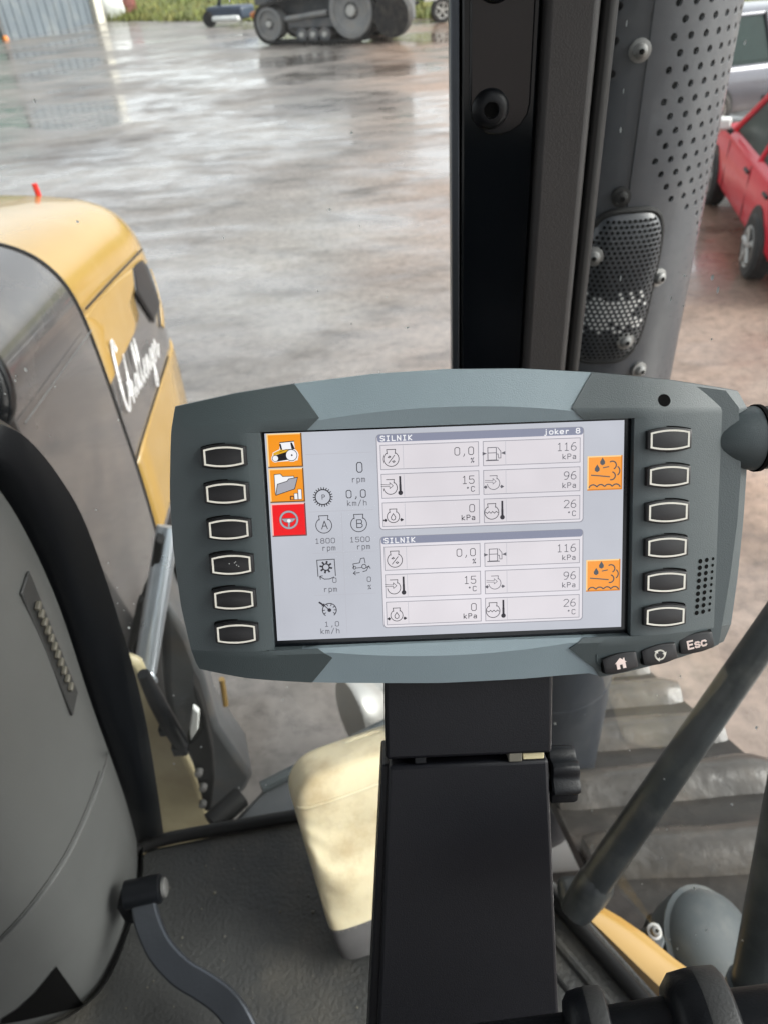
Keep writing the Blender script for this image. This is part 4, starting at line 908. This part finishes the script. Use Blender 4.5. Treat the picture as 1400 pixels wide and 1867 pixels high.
# screen
tb_(MB().prism([(-96, -61, -2), (96, -61, -2), (96, 58, -2), (-96, 58, -2)], (0, 0, 1.7)), 'screen_frame', 'gloss_black', smooth=False)
U = {}
for n_, c_ in dict(bg=(192, 195, 204), bg2=(212, 210, 218), panel=(228, 224, 230), cell=(224, 219, 224), hdr=(136, 140, 160), line=(150, 150, 158), faint=(184, 185, 193), ink=(44, 42, 48), soft=(96, 95, 102), white=(244, 244, 247), orange=(246, 152, 22), orange2=(250, 160, 60), edge=(252, 214, 150), shade=(120, 78, 20), red=(240, 10, 16), redshade=(120, 60, 62), redlite=(252, 190, 180), grey=(168, 168, 176), black=(16, 14, 16), yellow=(225, 170, 20), steel=(84, 88, 94), orange_dim=(214, 128, 22)).items(): U[n_] = lit('screen_'+n_, c_)
scr = tb_(MB().add([(-90, -54, 0), (90, -54, 0), (90, 54, 0), (-90, 54, 0)], [(0, 1, 2, 3)]), 'screen', U['bg'], smooth=False)
def dv(u, v, z): return (-90+u*.225, 54-v*.225, z)
class UI(MB):
    def poly(s, pts, z=.15): return s.add([dv(u, v, z) for u, v in pts], [tuple(range(len(pts)))])
    def rect(s, u0, v0, u1, v1, z=.15): return s.poly([(u0, v0), (u1, v0), (u1, v1), (u0, v1)], z)
    def line(s, pts, w=1.6, z=.2, closed=False):
        P = list(pts)+([pts[0]] if closed else [])
        for (a, b), (c, d) in zip(P, P[1:]):
            L_ = math.hypot(c-a, d-b)
            if L_ < 1e-6: continue
            x, y = (c-a)/L_*w/2, (d-b)/L_*w/2
            s.poly([(a-x*.8-y, b-y*.8+x), (c+x*.8-y, d+y*.8+x), (c+x*.8+y, d+y*.8-x), (a-x*.8+y, b-y*.8-x)], z)
        return s
    def circ(s, cu, cv, r, w=1.6, z=.2, a0=0, a1=360, n=26, sy=1):
        return s.line([(cu+r*math.cos(R(lerp(a0, a1, k/n))), cv-r*sy*math.sin(R(lerp(a0, a1, k/n)))) for k in range(n+1)], w, z)
    def dot(s, cu, cv, r, z=.2, n=14): return s.poly([(cu+r*math.cos(2*math.pi*k/n), cv+r*math.sin(2*math.pi*k/n)) for k in range(n)], z)
    def put(s, name, mat): return tb_(s, name, U[mat], scr, smooth=False)
GL = {'0': [[(1, 0), (0, 1), (0, 5), (1, 6), (3, 6), (4, 5), (4, 1), (3, 0), (1, 0)]], '1': [[(.8, 5), (2, 6), (2, 0)], [(.6, 0), (3.4, 0)]],
 '2': [[(0, 5), (1, 6), (3, 6), (4, 5), (4, 4), (0, 0), (4, 0)]], '5': [[(4, 6), (.4, 6), (.2, 3.4), (3, 3.6), (4, 2.6), (4, 1), (3, 0), (1, 0), (0, .8)]],
 '6': [[(3.6, 6), (2, 6), (.4, 4), (0, 2), (.4, .6), (1.4, 0), (2.8, 0), (4, 1), (4, 2.4), (3, 3.4), (1, 3.4), (.1, 2.4)]],
 '8': [[(1, 3.2), (.2, 4), (.2, 5.2), (1, 6), (3, 6), (3.8, 5.2), (3.8, 4), (3, 3.2), (1, 3.2), (0, 2.2), (0, .9), (1, 0), (3, 0), (4, .9), (4, 2.2), (3, 3.2)]],
 '9': [[(.4, 0), (2, 0), (3.6, 2), (4, 4), (3.6, 5.4), (2.6, 6), (1.2, 6), (0, 5), (0, 3.6), (1, 2.6), (3, 2.6), (3.9, 3.6)]],
 ',': [[(2.2, .8), (2.2, 0), (1.4, -1.2)]], '/': [[(.4, -.6), (3.6, 6.2)]], '%': [[(.4, 0), (3.6, 6)], [(.2, 4.6), (1, 5.6), (1.6, 4.8), (.8, 4.2), (.2, 4.6)], [(2.4, 1.2), (3.2, 1.8), (3.8, 1), (3, .3), (2.4, 1.2)]],
 'd': [[(1.2, 4.4), (2, 5.4), (2.8, 4.6), (2, 3.8), (1.2, 4.4)]], 'C': [[(4, 5), (3, 6), (1, 6), (0, 5), (0, 1), (1, 0), (3, 0), (4, 1)]],
 'k': [[(.4, 0), (.4, 6)], [(3.4, 4), (.6, 1.8), (3.8, 0)]], 'P': [[(.2, 0), (.2, 6), (3, 6), (4, 5), (4, 3.8), (3, 3), (.2, 3)]], 'a': [[(.6, 3.8), (2.8, 4), (3.6, 3.2), (3.6, 0), (1, 0), (.2, .8), (.6, 2), (3.6, 2.2)]],
 'r': [[(.8, 0), (.8, 4)], [(.8, 2.6), (2, 4), (3.4, 3.8)]], 'p': [[(.4, -1.8), (.4, 4)], [(.4, 3.4), (1.4, 4), (3, 4), (3.8, 3), (3.8, 1), (3, 0), (1.4, 0), (.4, .6)]],
 'm': [[(0, 0), (0, 4)], [(0, 3.4), (1, 4), (2, 3.4), (2, 0)], [(2, 3.4), (3, 4), (4, 3.4), (4, 0)]], 'h': [[(.4, 0), (.4, 6)], [(.4, 3.2), (1.4, 4), (3, 4), (3.6, 3.2), (3.6, 0)]],
 'S': [[(4, 5.2), (3, 6), (1, 6), (0, 5), (.4, 3.6), (3.6, 2.4), (4, 1), (3, 0), (1, 0), (0, .8)]], 'I': [[(.8, 6), (3.2, 6)], [(2, 6), (2, 0)], [(.8, 0), (3.2, 0)]], 'L': [[(.4, 6), (.4, 0), (3.8, 0)]],
 'N': [[(.2, 0), (.2, 6), (3.8, 0), (3.8, 6)]], 'K': [[(.4, 0), (.4, 6)], [(3.8, 6), (.6, 2.8), (3.8, 0)]], 'j': [[(2.4, 4), (2.4, -.8), (1.4, -1.6), (.6, -1.2)], [(2.4, 5.4), (2.4, 6)]], 'o': [[(1, 0), (0, 1), (0, 3), (1, 4), (3, 4), (4, 3), (4, 1), (3, 0), (1, 0)]],
 'e': [[(.2, 2), (3.8, 2), (3.8, 3), (3, 4), (1, 4), (0, 3), (0, 1), (1, 0), (3.4, 0)]], 'A': [[(0, 0), (2, 6), (4, 0)], [(.8, 2.2), (3.2, 2.2)]], 'B': [[(.2, 0), (.2, 6), (3, 6), (3.8, 5), (3.6, 3.6), (3, 3.2), (.2, 3.2)], [(3, 3.2), (4, 2.2), (4, 1), (3, 0), (.2, 0)]],
 'E': [[(4, 0), (.2, 0), (.2, 6), (4, 6)], [(.2, 3.1), (3.4, 3.1)]], 's': [[(3.6, 3.4), (2.8, 4), (1, 4), (.2, 3.2), (.8, 2.3), (3, 1.8), (3.8, .9), (3, 0), (1, 0), (.2, .6)]], 'c': [[(3.8, 3.2), (3, 4), (1, 4), (0, 3), (0, 1), (1, 0), (3, 0), (3.8, .8)]], ' ': []}
def text(s, ur, vb, h, adv, mat='ink', w=1.5, gw=None, left=False, m=None):
    gw = gw or adv*.66; u = ur if left else ur-adv*(len(s)-1)-gw; m_ = m or UI()
    for ch in s:
        for st_ in GL[ch]: m_.line([(u+x/4*gw, vb-y/6*h) for x, y in st_], w, .22)
        u += adv
    return m_ if m else m_.put('screen_text', mat)
# soft data column
for (a, b, c, d) in ((88, 50, 234, 50), (88, 180, 234, 180), (92, 276, 232, 276), (92, 375, 232, 375), (162, 184, 162, 468)): UI().line([(a, b), (c, d)], 1.2, .05).put('divider_line', 'faint')
# left key tiles
def tile(u0, v0, u1, v1, face, lo, hi):
    UI().rect(u0, v0, u1, v1, .04).put('tile_shade', lo); UI().rect(u0, v0, u1-3, v1-3, .08).put('tile_light', hi); UI().rect(u0+3, v0+3, u1-3, v1-3, .12).put('key_tile', face)
tile(4, 1, 82, 77, 'orange', 'shade', 'edge'); tile(4, 79, 82, 156, 'orange', 'shade', 'edge'); tile(4, 158, 82, 234, 'red', 'redshade', 'redlite')
tile(718, 78, 797, 156, 'orange2', 'orange_dim', 'edge'); tile(717, 317, 796, 392, 'orange2', 'orange_dim', 'edge')
# tractor symbol
m = UI(); m.poly([(16, 43), (31, 36), (33, 22), (64, 20), (66, 38), (73, 50), (70, 62), (22, 64), (14, 54)], .15); m.dot(58, 50, 15, .15); m.dot(21, 56, 9, .15); m.put('tractor_symbol', 'white')
m = UI(); m.poly([(20, 50), (44, 42), (52, 40), (48, 60), (24, 63)], .18); m.poly([(34, 40), (31, 24), (35, 24), (38, 40)], .18); m.line([(33, 21), (64, 19)], 2, .2); m.poly([(58, 36), (56, 22), (60, 22), (66, 37)], .18); m.put('tractor_symbol', 'black')
m = UI(); m.poly([(17, 44), (33, 37), (54, 37), (44, 43), (17, 50)], .19); m.put('tractor_symbol', 'yellow')
m = UI(); m.dot(57, 50, 12.5, .21); m.dot(21, 56, 6.8, .21); m.poly([(40, 24), (54, 22), (57, 35), (40, 37)], .21); m.put('tractor_symbol', 'white')
m = UI(); m.circ(57, 50, 12.5, 1.5, .23); m.circ(21, 56, 6.8, 1.3, .23); m.dot(58, 50, 2, .23); m.line([(31, 42), (45, 37), (62, 37)], 1.2, .23); m.put('tractor_symbol', 'black')
# folder symbol
m = UI(); m.poly([(16, 92), (30, 91), (35, 97), (60, 97), (60, 104), (26, 112), (18, 136), (16, 136)], .15).put('folder_symbol', 'white')
m = UI(); m.poly([(22, 114), (44, 108), (48, 103), (68, 100), (60, 126), (50, 130), (17, 139)], .17).put('folder_symbol', 'grey')
m = UI(); m.line([(16, 136), (16, 92), (30, 91), (35, 97), (60, 97), (60, 101)], 1.4, .2); m.line([(22, 114), (44, 108), (48, 103), (68, 100), (60, 126), (17, 139)], 1.6, .2, True); m.line([(50, 150), (50, 142), (56, 142)], 1.4, .22); m.put('folder_symbol', 'ink')
m = UI(); m.rect(58, 136, 66, 150, .17); m.rect(67, 127, 75, 150, .17); m.put('bar_symbol', 'white')
m = UI(); m.line([(49, 143), (57, 143), (57, 150), (49, 150)], 1.3, .2, True); m.line([(58, 136), (66, 136), (66, 150), (58, 150)], 1.1, .2, True); m.line([(67, 127), (75, 127), (75, 150), (67, 150)], 1.1, .2, True); m.put('bar_symbol', 'ink')
# steering wheel symbol
m = UI(); m.circ(43, 196, 19, 5.2, .2); m.poly([(26, 192), (60, 192), (52, 201), (46, 203), (44, 214), (40, 214), (40, 203), (32, 201)], .21); m.put('wheel_symbol', 'steel')
m = UI(); m.circ(43, 196, 19, 4.0, .23); m.poly([(27, 193.2), (59, 193.2), (51.5, 200), (45.2, 202), (43.4, 213), (40.6, 213), (40.8, 202), (33, 200)], .24); m.put('wheel_symbol', 'grey')
m = UI(); m.dot(43, 198, 4, .27); m.put('wheel_symbol', 'white')
# data column symbols
text('0', 213, 94, 22, 16, w=1.9, gw=12); text('rpm', 218, 116, 13, 11, 'soft'); text('0,0', 218, 151, 17, 16, w=1.8, gw=11); text('km/h', 220, 169, 12, 12, 'soft')
m = UI(); m.circ(122, 147, 17, 2.4)
for k in range(22): a = 2*math.pi*k/22; m.line([(122+18*math.cos(a), 147+18*math.sin(a)), (122+21.5*math.cos(a), 147+21.5*math.sin(a))], 2.2)
text('P', 126, 152, 10, 8, m=m, w=1.5, gw=6); m.put('gear_symbol', 'ink')
def engine(m, cu, cv, s, w=1.6, arrow=False, arr2=False):
    P = [(cu-.58*s, cv-1.25*s), (cu+.58*s, cv-1.25*s), (cu+.52*s, cv-.72*s)]
    P += [(cu+s*math.cos(R(a)), cv-.0*s-s*math.sin(R(a))*.98) for a in range(50, -231, -14)] if not arrow else [(cu+s*math.cos(R(a)), cv-s*math.sin(R(a))*.98) for a in range(50, -186, -14)]
    if not arrow: P += [(cu-.52*s, cv-.72*s), (cu-.58*s, cv-1.25*s)]
    m.line(P, w)
    if arrow: m.line([(cu-1.35*s, cv-.55*s), (cu-.1*s, cv-.45*s), (cu-.1*s, cv-.8*s), (cu+.4*s, cv-.3*s), (cu-.1*s, cv+.1*s), (cu-.1*s, cv-.2*s), (cu-1.35*s, cv-.25*s)], w*.75)
    if arr2:
        for q in (-1, 1): m.line([(cu+q*1.15*s, cv+.55*s), (cu+q*1.6*s, cv+.55*s)], w); m.poly([(cu+q*1.35*s-q*.1*s, cv+.25*s), (cu+q*1.35*s+.35*s, cv+.55*s), (cu+q*1.35*s-q*.1*s, cv+.85*s), (cu+q*1.35*s-.3*s, cv+.55*s)], .2)
for ch, cu, num in (('A', 121, '1800'), ('B', 200, '1500')):
    m = UI(); engine(m, cu, 212, 18, 1.7); text(ch, cu+8, 220, 18, 16, m=m, w=1.8, gw=13); m.put('engine_symbol', 'ink')
    text(num, cu+23, 253, 11, 12, 'soft'); text('rpm', cu+23, 270, 12, 11, 'soft')
m = UI(); m.line([(102, 330), (101, 292), (141, 291), (142, 330)], 1.8); m.circ(121, 309, 7.5, 2.6)
for k in range(8): a = math.pi/4*k+.2; m.line([(121+8*math.cos(a), 309+8*math.sin(a)), (121+13*math.cos(a), 309+13*math.sin(a))], 4.2)
m.line([(138, 333), (128, 337), (116, 337), (107, 331)], 1.8); m.line([(112, 329), (106, 330), (107, 337)], 1.8); m.put('shaft_symbol', 'ink')
text('0', 143, 346, 11, 12, 'soft'); text('rpm', 143, 367, 12, 11, 'soft')
m = UI(); m.line([(185, 314), (183, 304), (198, 302), (201, 292), (209, 291), (211, 303)], 1.6); m.circ(208, 311, 5, 1.6); m.circ(186, 313, 3.4, 1.4); m.line([(190, 314), (202, 313)], 1.4)
m.line([(197, 325), (183, 326), (188, 321)], 1.6); m.line([(183, 326), (188, 330)], 1.6); m.line([(205, 323), (213, 321), (219, 310), (222, 316)], 1.6); m.line([(219, 310), (213, 314)], 1.6); m.put('slip_symbol', 'ink')
text('0', 222, 347, 11, 12, 'soft'); text('%', 222, 365, 10, 11, 'soft')
m = UI(); m.circ(124, 411, 16, 2.0, a0=-50, a1=232)
for a in (-35, 0, 35, 70, 110, 180, 215): m.line([(124+15*math.cos(R(a)), 411-15*math.sin(R(a))), (124+11*math.cos(R(a)), 411-11*math.sin(R(a)))], 2)
m.line([(124, 411), (112, 399)], 2); m.dot(124, 411, 4.5); m.line([(102, 392), (110, 398)], 4); m.poly([(113, 394), (114, 402), (106, 401)], .2); m.put('cruise_symbol', 'ink')
text('1,0', 144, 450, 11, 12, 'soft'); text('km/h', 145, 467, 12, 12, 'soft')
# the two data panels
def rrect(u0, v0, u1, v1, r, n=5):
    P = []
    for cu, cv, a0 in ((u1-r, v0+r, 0), (u0+r, v0+r, 90), (u0+r, v1-r, 180), (u1-r, v1-r, 270)):
        P += [(cu+r*math.cos(R(a0+90*k/n)), cv-r*math.sin(R(a0+90*k/n))) for k in range(n+1)]
    return P
def thermo(m, cu, cv): m.line([(cu, cv-20), (cu, cv-2)], 4.4); m.line([(cu, cv-1), (cu, cv+12)], 5); m.dot(cu, cv+16, 5.4)
def panel(v0, title):
    UI().poly(rrect(246, v0, 710, v0+217, 9), .03).put('panel_border', 'line'); UI().poly(rrect(248, v0+2, 708, v0+215, 8), .06).put('panel', 'panel')
    UI().poly(rrect(249, v0+1, 708, v0+18, 6), .09).put('panel_header', 'hdr'); text('SILNIK', 256, v0+15, 10.5, 12.2, 'white', 2.2, left=True)
    if title: text(title, 700, v0+14, 10.5, 12, 'white', 2.1)
    for r_ in range(3):
        a, b = v0+24+r_*65, v0+80+r_*65
        for c0, c1 in ((254, 474), (483, 702)):
            UI().rect(c0, a, c1, b, .09).put('cell_border', 'line'); UI().rect(c0+1.6, a+1.6, c1-1.6, b-1.6, .12).put('data_cell', 'cell'); UI().line([(c0+51, a+3), (c0+51, b-3)], 1, .14).put('divider_line', 'faint')
        y = a+28
        m = UI()
        if r_ == 0: engine(m, 278, y+4, 17); text('%', 287, y+13, 17, 16, m=m, w=1.6, gw=17)
        elif r_ == 1: engine(m, 274, y+4, 15, 1.6, arrow=True); thermo(m, 296, y)
        else: engine(m, 278, y+5, 14, 1.6, arr2=True); m.line([(278, y-2), (273, y+6), (274, y+11), (278, y+13), (282, y+11), (283, y+6)], 1.6, closed=True)
        m.put('engine_symbol', 'ink')
        m = UI()
        if r_ == 0:
            m.line([(494, y+15), (494, y-13), (513, y-13), (513, y+15)], 1.7, closed=True); m.line([(494, y-1), (513, y-1)], 1.6); m.line([(490, y+16), (517, y+16)], 2.2); m.line([(513, y+2), (517, y+2), (518, y+11), (523, y+11), (523, y-4), (516, y-13)], 1.5)
            for q in (487, 528): m.poly([(q-5, y-4), (q+5, y), (q-5, y+4)] if q < 500 else [(q+5, y-4), (q-5, y), (q+5, y+4)], .2); m.line([(q-9, y), (q+9, y)], 1.5) if False else None
        elif r_ == 1: engine(m, 506, y+3, 14, 1.5, arrow=True, arr2=True)
        else:
            engine(m, 501, y+4, 16); m.line([(487, y+3), (491, y+6), (495, y+2), (499, y+6), (503, y+2), (507, y+6), (511, y+2), (515, y+5)], 1.5); thermo(m, 525, y)
        m.put('engine_symbol', 'ink' if r_ == 2 else 'soft')
        n1, u1_ = (('0,0', '%'), ('15', 'dC'), ('0', 'kPa'))[r_]; n2, u2_ = (('116', 'kPa'), ('96', 'kPa'), ('26', 'dC'))[r_]
        text(n1, 462, a+29, 17, 15.5, 'ink', 1.5, gw=11); text(u1_, 463, a+47, 11, 11.5, 'ink' if r_ == 2 else 'soft', 1.7)
        text(n2, 692, a+28, 17, 15.5, 'soft', 1.6, gw=11); text(u2_, 692, a+47, 11, 11.5, 'soft', 1.6)
panel(11, 'joker 8'); panel(243, None)
# emission symbols on the right keys
for v in (78, 317):
    m = UI()
    for cu, cv, s in ((752, v+14, 7.5), (740, v+29, 7.5)): m.poly([(cu, cv-s*1.35), (cu+s*.75, cv-.1*s), (cu+s*.7, cv+.6*s), (cu, cv+s), (cu-s*.7, cv+.6*s), (cu-s*.75, cv-.1*s)], .2)
    m.line([(727, v+43), (745, v+45), (768, v+48)], 2.6); m.line([(754, v+27), (766, v+25)], 2.4); m.circ(774, v+22, 9, 2.8, a0=-60, a1=120); m.circ(772, v+46, 9, 2.8, a0=-100, a1=70); m.circ(779, v+35, 12, 2.6, a0=-50, a1=50)
    m.line([(722+q, v+71-6*abs(math.sin(q/70*math.pi*4.0))**.6) for q in range(0, 71, 2)], 2.8); m.put('exhaust_fluid_symbol', 'steel')

# soft keys: black caps with white outline
def barrel(a, h, bow=.25, n=10):
    P = [(-a+2*a*k/n, h*(1-bow*(2*k/n-1)**2)) for k in range(n+1)]
    return P+[(x, -y) for x, y in reversed(P)]
def barrel_ring(mb, a, h, w, z, ox=0, oy=0):
    o, i = barrel(a, h), barrel(a-w, h-w*.95); n = len(o)
    mb.add([(ox+x, oy+y, z) for x, y in o]+[(ox+x, oy+y, z) for x, y in i], [(k, (k+1) % n, n+(k+1) % n, n+k) for k in range(n)])
for s in (-1, 1):
    for k in range(6):
        x, y = s*109.4+(.6 if s > 0 else 0), 43.9-18.1*k; z = zf(x, y)+.6
        kb = bpy.data.objects.new('soft_key', None); COL.objects.link(kb); kb.parent = ter
        ring_z = z+4.25
        mb = MB(); B1, B2 = barrel(11.0, 6.1), barrel(10.0, 5.3)
        mb.grid([[(x+a, y+b, z-3) for a, b in B1], [(x+a, y+b, z+2.8) for a, b in B1], [(x+a*.985, y+b*.97, z+3.7) for a, b in B1], [(x+a, y+b, z+4.1) for a, b in B2]], True); n = 22; mb.f.append(tuple(3*n+i for i in range(n)))
        tb_(mb, 'key_cap', 'button_black', kb, angle=45)
        mb = MB(); barrel_ring(mb, 9.7, 5.05, .95, ring_z, x, y); tb_(mb, 'outline_ring', 'paint_white', kb, smooth=False)
        tb_(MB().prism([(x+a*1.07, y+b*1.09, z-2) for a, b in barrel(11, 6.1)], (0, 0, 2.15)), 'key_recess', 'hole_black', kb, smooth=False)
# crumbs on one key
mb = MB()
for a, b in ((-1, .6), (1.6, .9), (2.6, -.3), (2.2, 1.4), (3.6, -.9)): mb.lathe([(0, .28), (.15, .22), (.22, .05)], (-109.4+a, -10.4+b, zf(-109, -10)+4.7), (0, 0, 1), 6)
o = tb_(mb, 'dust_specks', 'mesh_light'); o['kind'] = 'stuff'
# lower function keys
an = R(11.4)
for k, (x, y) in enumerate(((88.8, -72.6), (109.4, -68.8), (130.0, -64.4))):
    z = zf(x, y)+.7; kb = bpy.data.objects.new('function_key', None); COL.objects.link(kb); kb.parent = ter
    rot = lambda a, b: (x+a*math.cos(an)-b*math.sin(an), y+a*math.sin(an)+b*math.cos(an))
    B1, B2 = barrel(9.0, 5.4), barrel(8.1, 4.6); mb = MB()
    mb.grid([[rot(a, b)+(z-4,) for a, b in B1], [rot(a, b)+(z+2,) for a, b in B1], [rot(a*.985, b*.97)+(z+2.8,) for a, b in B1], [rot(a, b)+(z+3.2,) for a, b in B2]], True); mb.f.append(tuple(66+i for i in range(22)))
    tb_(mb, 'key_cap', 'button_black', kb, angle=45)
    mb = MB(); zz = z+3.4
    def ln(P, w):
        for (a, b), (c, d) in zip(P, P[1:]):
            L_ = math.hypot(c-a, d-b) or 1; ux, uy = (c-a)/L_*w/2, (d-b)/L_*w/2
            mb.add([rot(a-ux*.7-uy, b-uy*.7+ux)+(zz,), rot(c+ux*.7-uy, d+uy*.7+ux)+(zz,), rot(c+ux*.7+uy, d+uy*.7-ux)+(zz,), rot(a-ux*.7+uy, b-uy*.7-ux)+(zz,)], [(0, 1, 2, 3)])
    if k == 0:
        for P in ([(-3.2, .3), (0, 3.2), (1.5, 1.85), (1.5, 2.8), (2.3, 2.8), (2.3, 1.1), (3.2, .3)], [(-2.4, .3), (2.4, .3), (2.4, -.6), (-2.4, -.6)], [(-2.4, -.6), (-.7, -.6), (-.7, -2.9), (-2.4, -2.9)], [(.7, -.6), (2.4, -.6), (2.4, -2.9), (.7, -2.9)]): mb.add([rot(a, b)+(zz,) for a, b in P], [tuple(range(len(P)))])
        tb_(mb, 'home_symbol', 'paint_pink', kb, smooth=False)
    elif k == 1:
        for a0 in (100, 220, 340):
            P = [(2.5*math.cos(R(a0-q)), 2.5*math.sin(R(a0-q))) for q in range(0, 86, 12)]; ln(P, .8); e = P[-1]; t = R(a0-84)
            mb.add([rot(e[0]+1.2*math.cos(t), e[1]+1.2*math.sin(t))+(zz,), rot(e[0]-1.2*math.cos(t), e[1]-1.2*math.sin(t))+(zz,), rot(e[0]+1.7*math.sin(t), e[1]-1.7*math.cos(t))+(zz,)], [(0, 1, 2)])
        tb_(mb, 'cycle_symbol', 'paint_white', kb, smooth=False)
    else:
        u = -5.0
        for ch, w_, adv in (('E', 2.7, 3.7), ('s', 2.6, 3.5), ('c', 2.6, 3.4)):
            for st_ in GL[ch]: ln([(u+a/4*w_, -2.0+b/6*4.1) for a, b in st_], .95)
            u += adv
        tb_(mb, 'escape_lettering', 'paint_pink', kb, smooth=False)
    tb_(MB().prism([rot(a*1.06, b*1.08)+(z-2,) for a, b in B1], (0, 0, 2.0)), 'key_recess', 'hole_black', kb, smooth=False)
for P in ([(76.5, -67.5), (77.6, -73.5), (81.5, -77.5)], [(141.2, -58.4), (142.4, -62.5), (141, -67)]):
    tb_(MB().tube(spline([(x, y, zf(x, y)+.5) for x, y in P], 5), .55, 8), 'tray_ridge', 'bezel_dark')
# sensor hole, speaker holes, side fairing with handle
tb_(MB().lathe([(-.5, 3.3), (.22, 3.2), (.24, .05)], (108.6, 63.1, zf(108.6, 63.1)+.74), (.05, .34, 1), 22), 'sensor_hole', 'hole_black')
mb = MB()
for i in range(9):
    for j in range(3):
        x, y = 130.7+j*3.85-i*.14, -20.3-i*3.46+j*.25; r_ = (1.25, 1.2, .85)[j]; e = zf(x, y)
        mb.disc((x, y, e+.86), r_, (zf(x-1, y)-zf(x+1, y), 0, 2), 12)
o = tb_(mb, 'speaker_hole', 'hole_black', smooth=False); o['kind'] = 'stuff'
tb_(MB().lathe([(-9, .5), (-6, 4.6), (-2, 8), (4, 11.4), (11, 14.2), (18, 16), (24, 16.8)], (138, 41.3, -13.5), (1, 0, .02), 36), 'side_fairing', 'bezel_dark', angle=60)
tb_(MB().lathe([(0, 16.4), (.4, 17.6), (2.6, 17.6), (3, 16.4)], (162, 41.3, -13.2), (1, 0, .02), 36), 'joint_ring', 'hole_black')
tb_(MB().lathe([(0, 16.2), (4, 16.4), (40, 15.5), (60, 15)], (165, 41.3, -13.2), (1, 0, -.05), 30), 'side_handle', 'plastic_black')

# ------------------------------------------------------------------ terminal post
po = thing('terminal_post', 'black hinged plastic post carrying the display terminal', 'post'); po.matrix_world = TM
def block(name, y0, y1, xa0, xb0, xa1, xb1, z0a, z1a, z0b, z1b, mat='post_black', bev=.0022, parent=po):
    # tapered block: upper edge at y0, lower edge at y1
    v = [(xa0, y0, z0a), (xb0, y0, z0a), (xb0, y0, z1a), (xa0, y0, z1a), (xa1, y1, z0b), (xb1, y1, z0b), (xb1, y1, z1b), (xa1, y1, z1b)]
    return tb_(MB().add(v, [(0, 1, 2, 3), (7, 6, 5, 4), (0, 4, 5, 1), (1, 5, 6, 2), (2, 6, 7, 3), (3, 7, 4, 0)]), name, mat, parent, bevel=bev, seg=3)
block('upper_head', -70, -130.5, -34.8, 57.6, -36.2, 56.8, -58, -12, -54, -12.5)
block('lower_column', -135, -420, -34.8, 55.2, -56, 66, -58, -14, -75, -14)
block('column_edge', -136.5, -420, -38.5, -33, -62, -54, -50, -19, -70, -22, bev=.0015)
block('hinge_core', -128, -140, -30, 50, -30, 50, -52, -22, -52, -22, mat='hole_black', bev=.001)
block('hinge_clip', -126.5, -134.4, -20, -13.5, -20, -13.5, -30, -14.5, -30, -14.5, mat='plastic_black', bev=.0006)
block('hinge_clip', -124.5, -135, 32.5, 40, 32.5, 40, -30, -13.2, -30, -13.2, mat='clip_olive', bev=.0006)
block('spacer', -131.5, -135.4, 41, 53, 41, 53, -30, -16, -30, -16, mat='cream_paint', bev=.0005)
kn = bpy.data.objects.new('clamp_knob', None); COL.objects.link(kn); kn.parent = po
rows = []
for h_, q in ((0, .9), (1.2, 1), (14.5, 1), (16.4, .93), (16.6, .5)):
    rows.append([(57.5+h_, -152+14.8*q*(1+.13*math.cos(7*a))*math.cos(a), -30+14.8*q*(1+.13*math.cos(7*a))*math.sin(a)) for a in [2*math.pi*k/48 for k in range(48)]])
mb = MB().grid(rows, True); mb.f.append(tuple(4*48+k for k in range(48))); tb_(mb, 'grip', 'plastic_black', kn, angle=40)
tb_(MB().lathe([(0, 5), (4, 5)], (54.5, -152, -30), (1, 0, 0), 16), 'shaft', 'steel_dull', kn)

# ------------------------------------------------------------------ control lever at the lower right edge
lv = thing('control_lever', 'black control lever with two round flanges at the lower right', 'lever', atD(1150, 1915, .335))
V0 = atD(1150, 1915, .335); e0, e1 = atD(830, 1935, .34)-V0, atD(1480, 1885, .325)-V0; ax = (e1-e0).normalized(); LL = (e1-e0).length
MB().lathe([(0, .005), (.002, .0135), (LL*.34, .0155), (LL*.62, .0185), (LL*.98, .02), (LL, .01)], e0, ax, 28).build('shaft', 'plastic_black', lv)
for px_, r_, th_ in ((1085, .0245, .019), (1290, .0285, .026)):
    f_ = (px_-830)/650; c0 = e0+ax*LL*f_
    MB().lathe([(-th_*.55, r_*.55), (-th_*.5, r_*.8), (-th_*.35, r_*.95), (-.001, r_), (th_*.42, r_*1.0), (th_*.5, r_*.94), (th_*.52, r_*.6)], c0, ax, 36).build('flange', 'plastic_black', lv, angle=50)
    MB().lathe([(0, r_*1.003), (.0012, r_*1.012), (th_*.4, r_*1.012), (th_*.43, r_*1.0)], c0+ax*.0005, ax, 36).build('flange_band', 'console_dark', lv, angle=50)
arm = thing('side_armrest', 'dark armrest block below the control lever and the post', 'armrest', (.07, .02, 2.25))
MB().box((0, 0, 0), (.24, .2, .12)).build('pad', 'plastic_black', arm, bevel=.02)
MB().box((0, -.1, -.28), (.1, .1, .44)).build('stem', 'plastic_black', arm, bevel=.01)
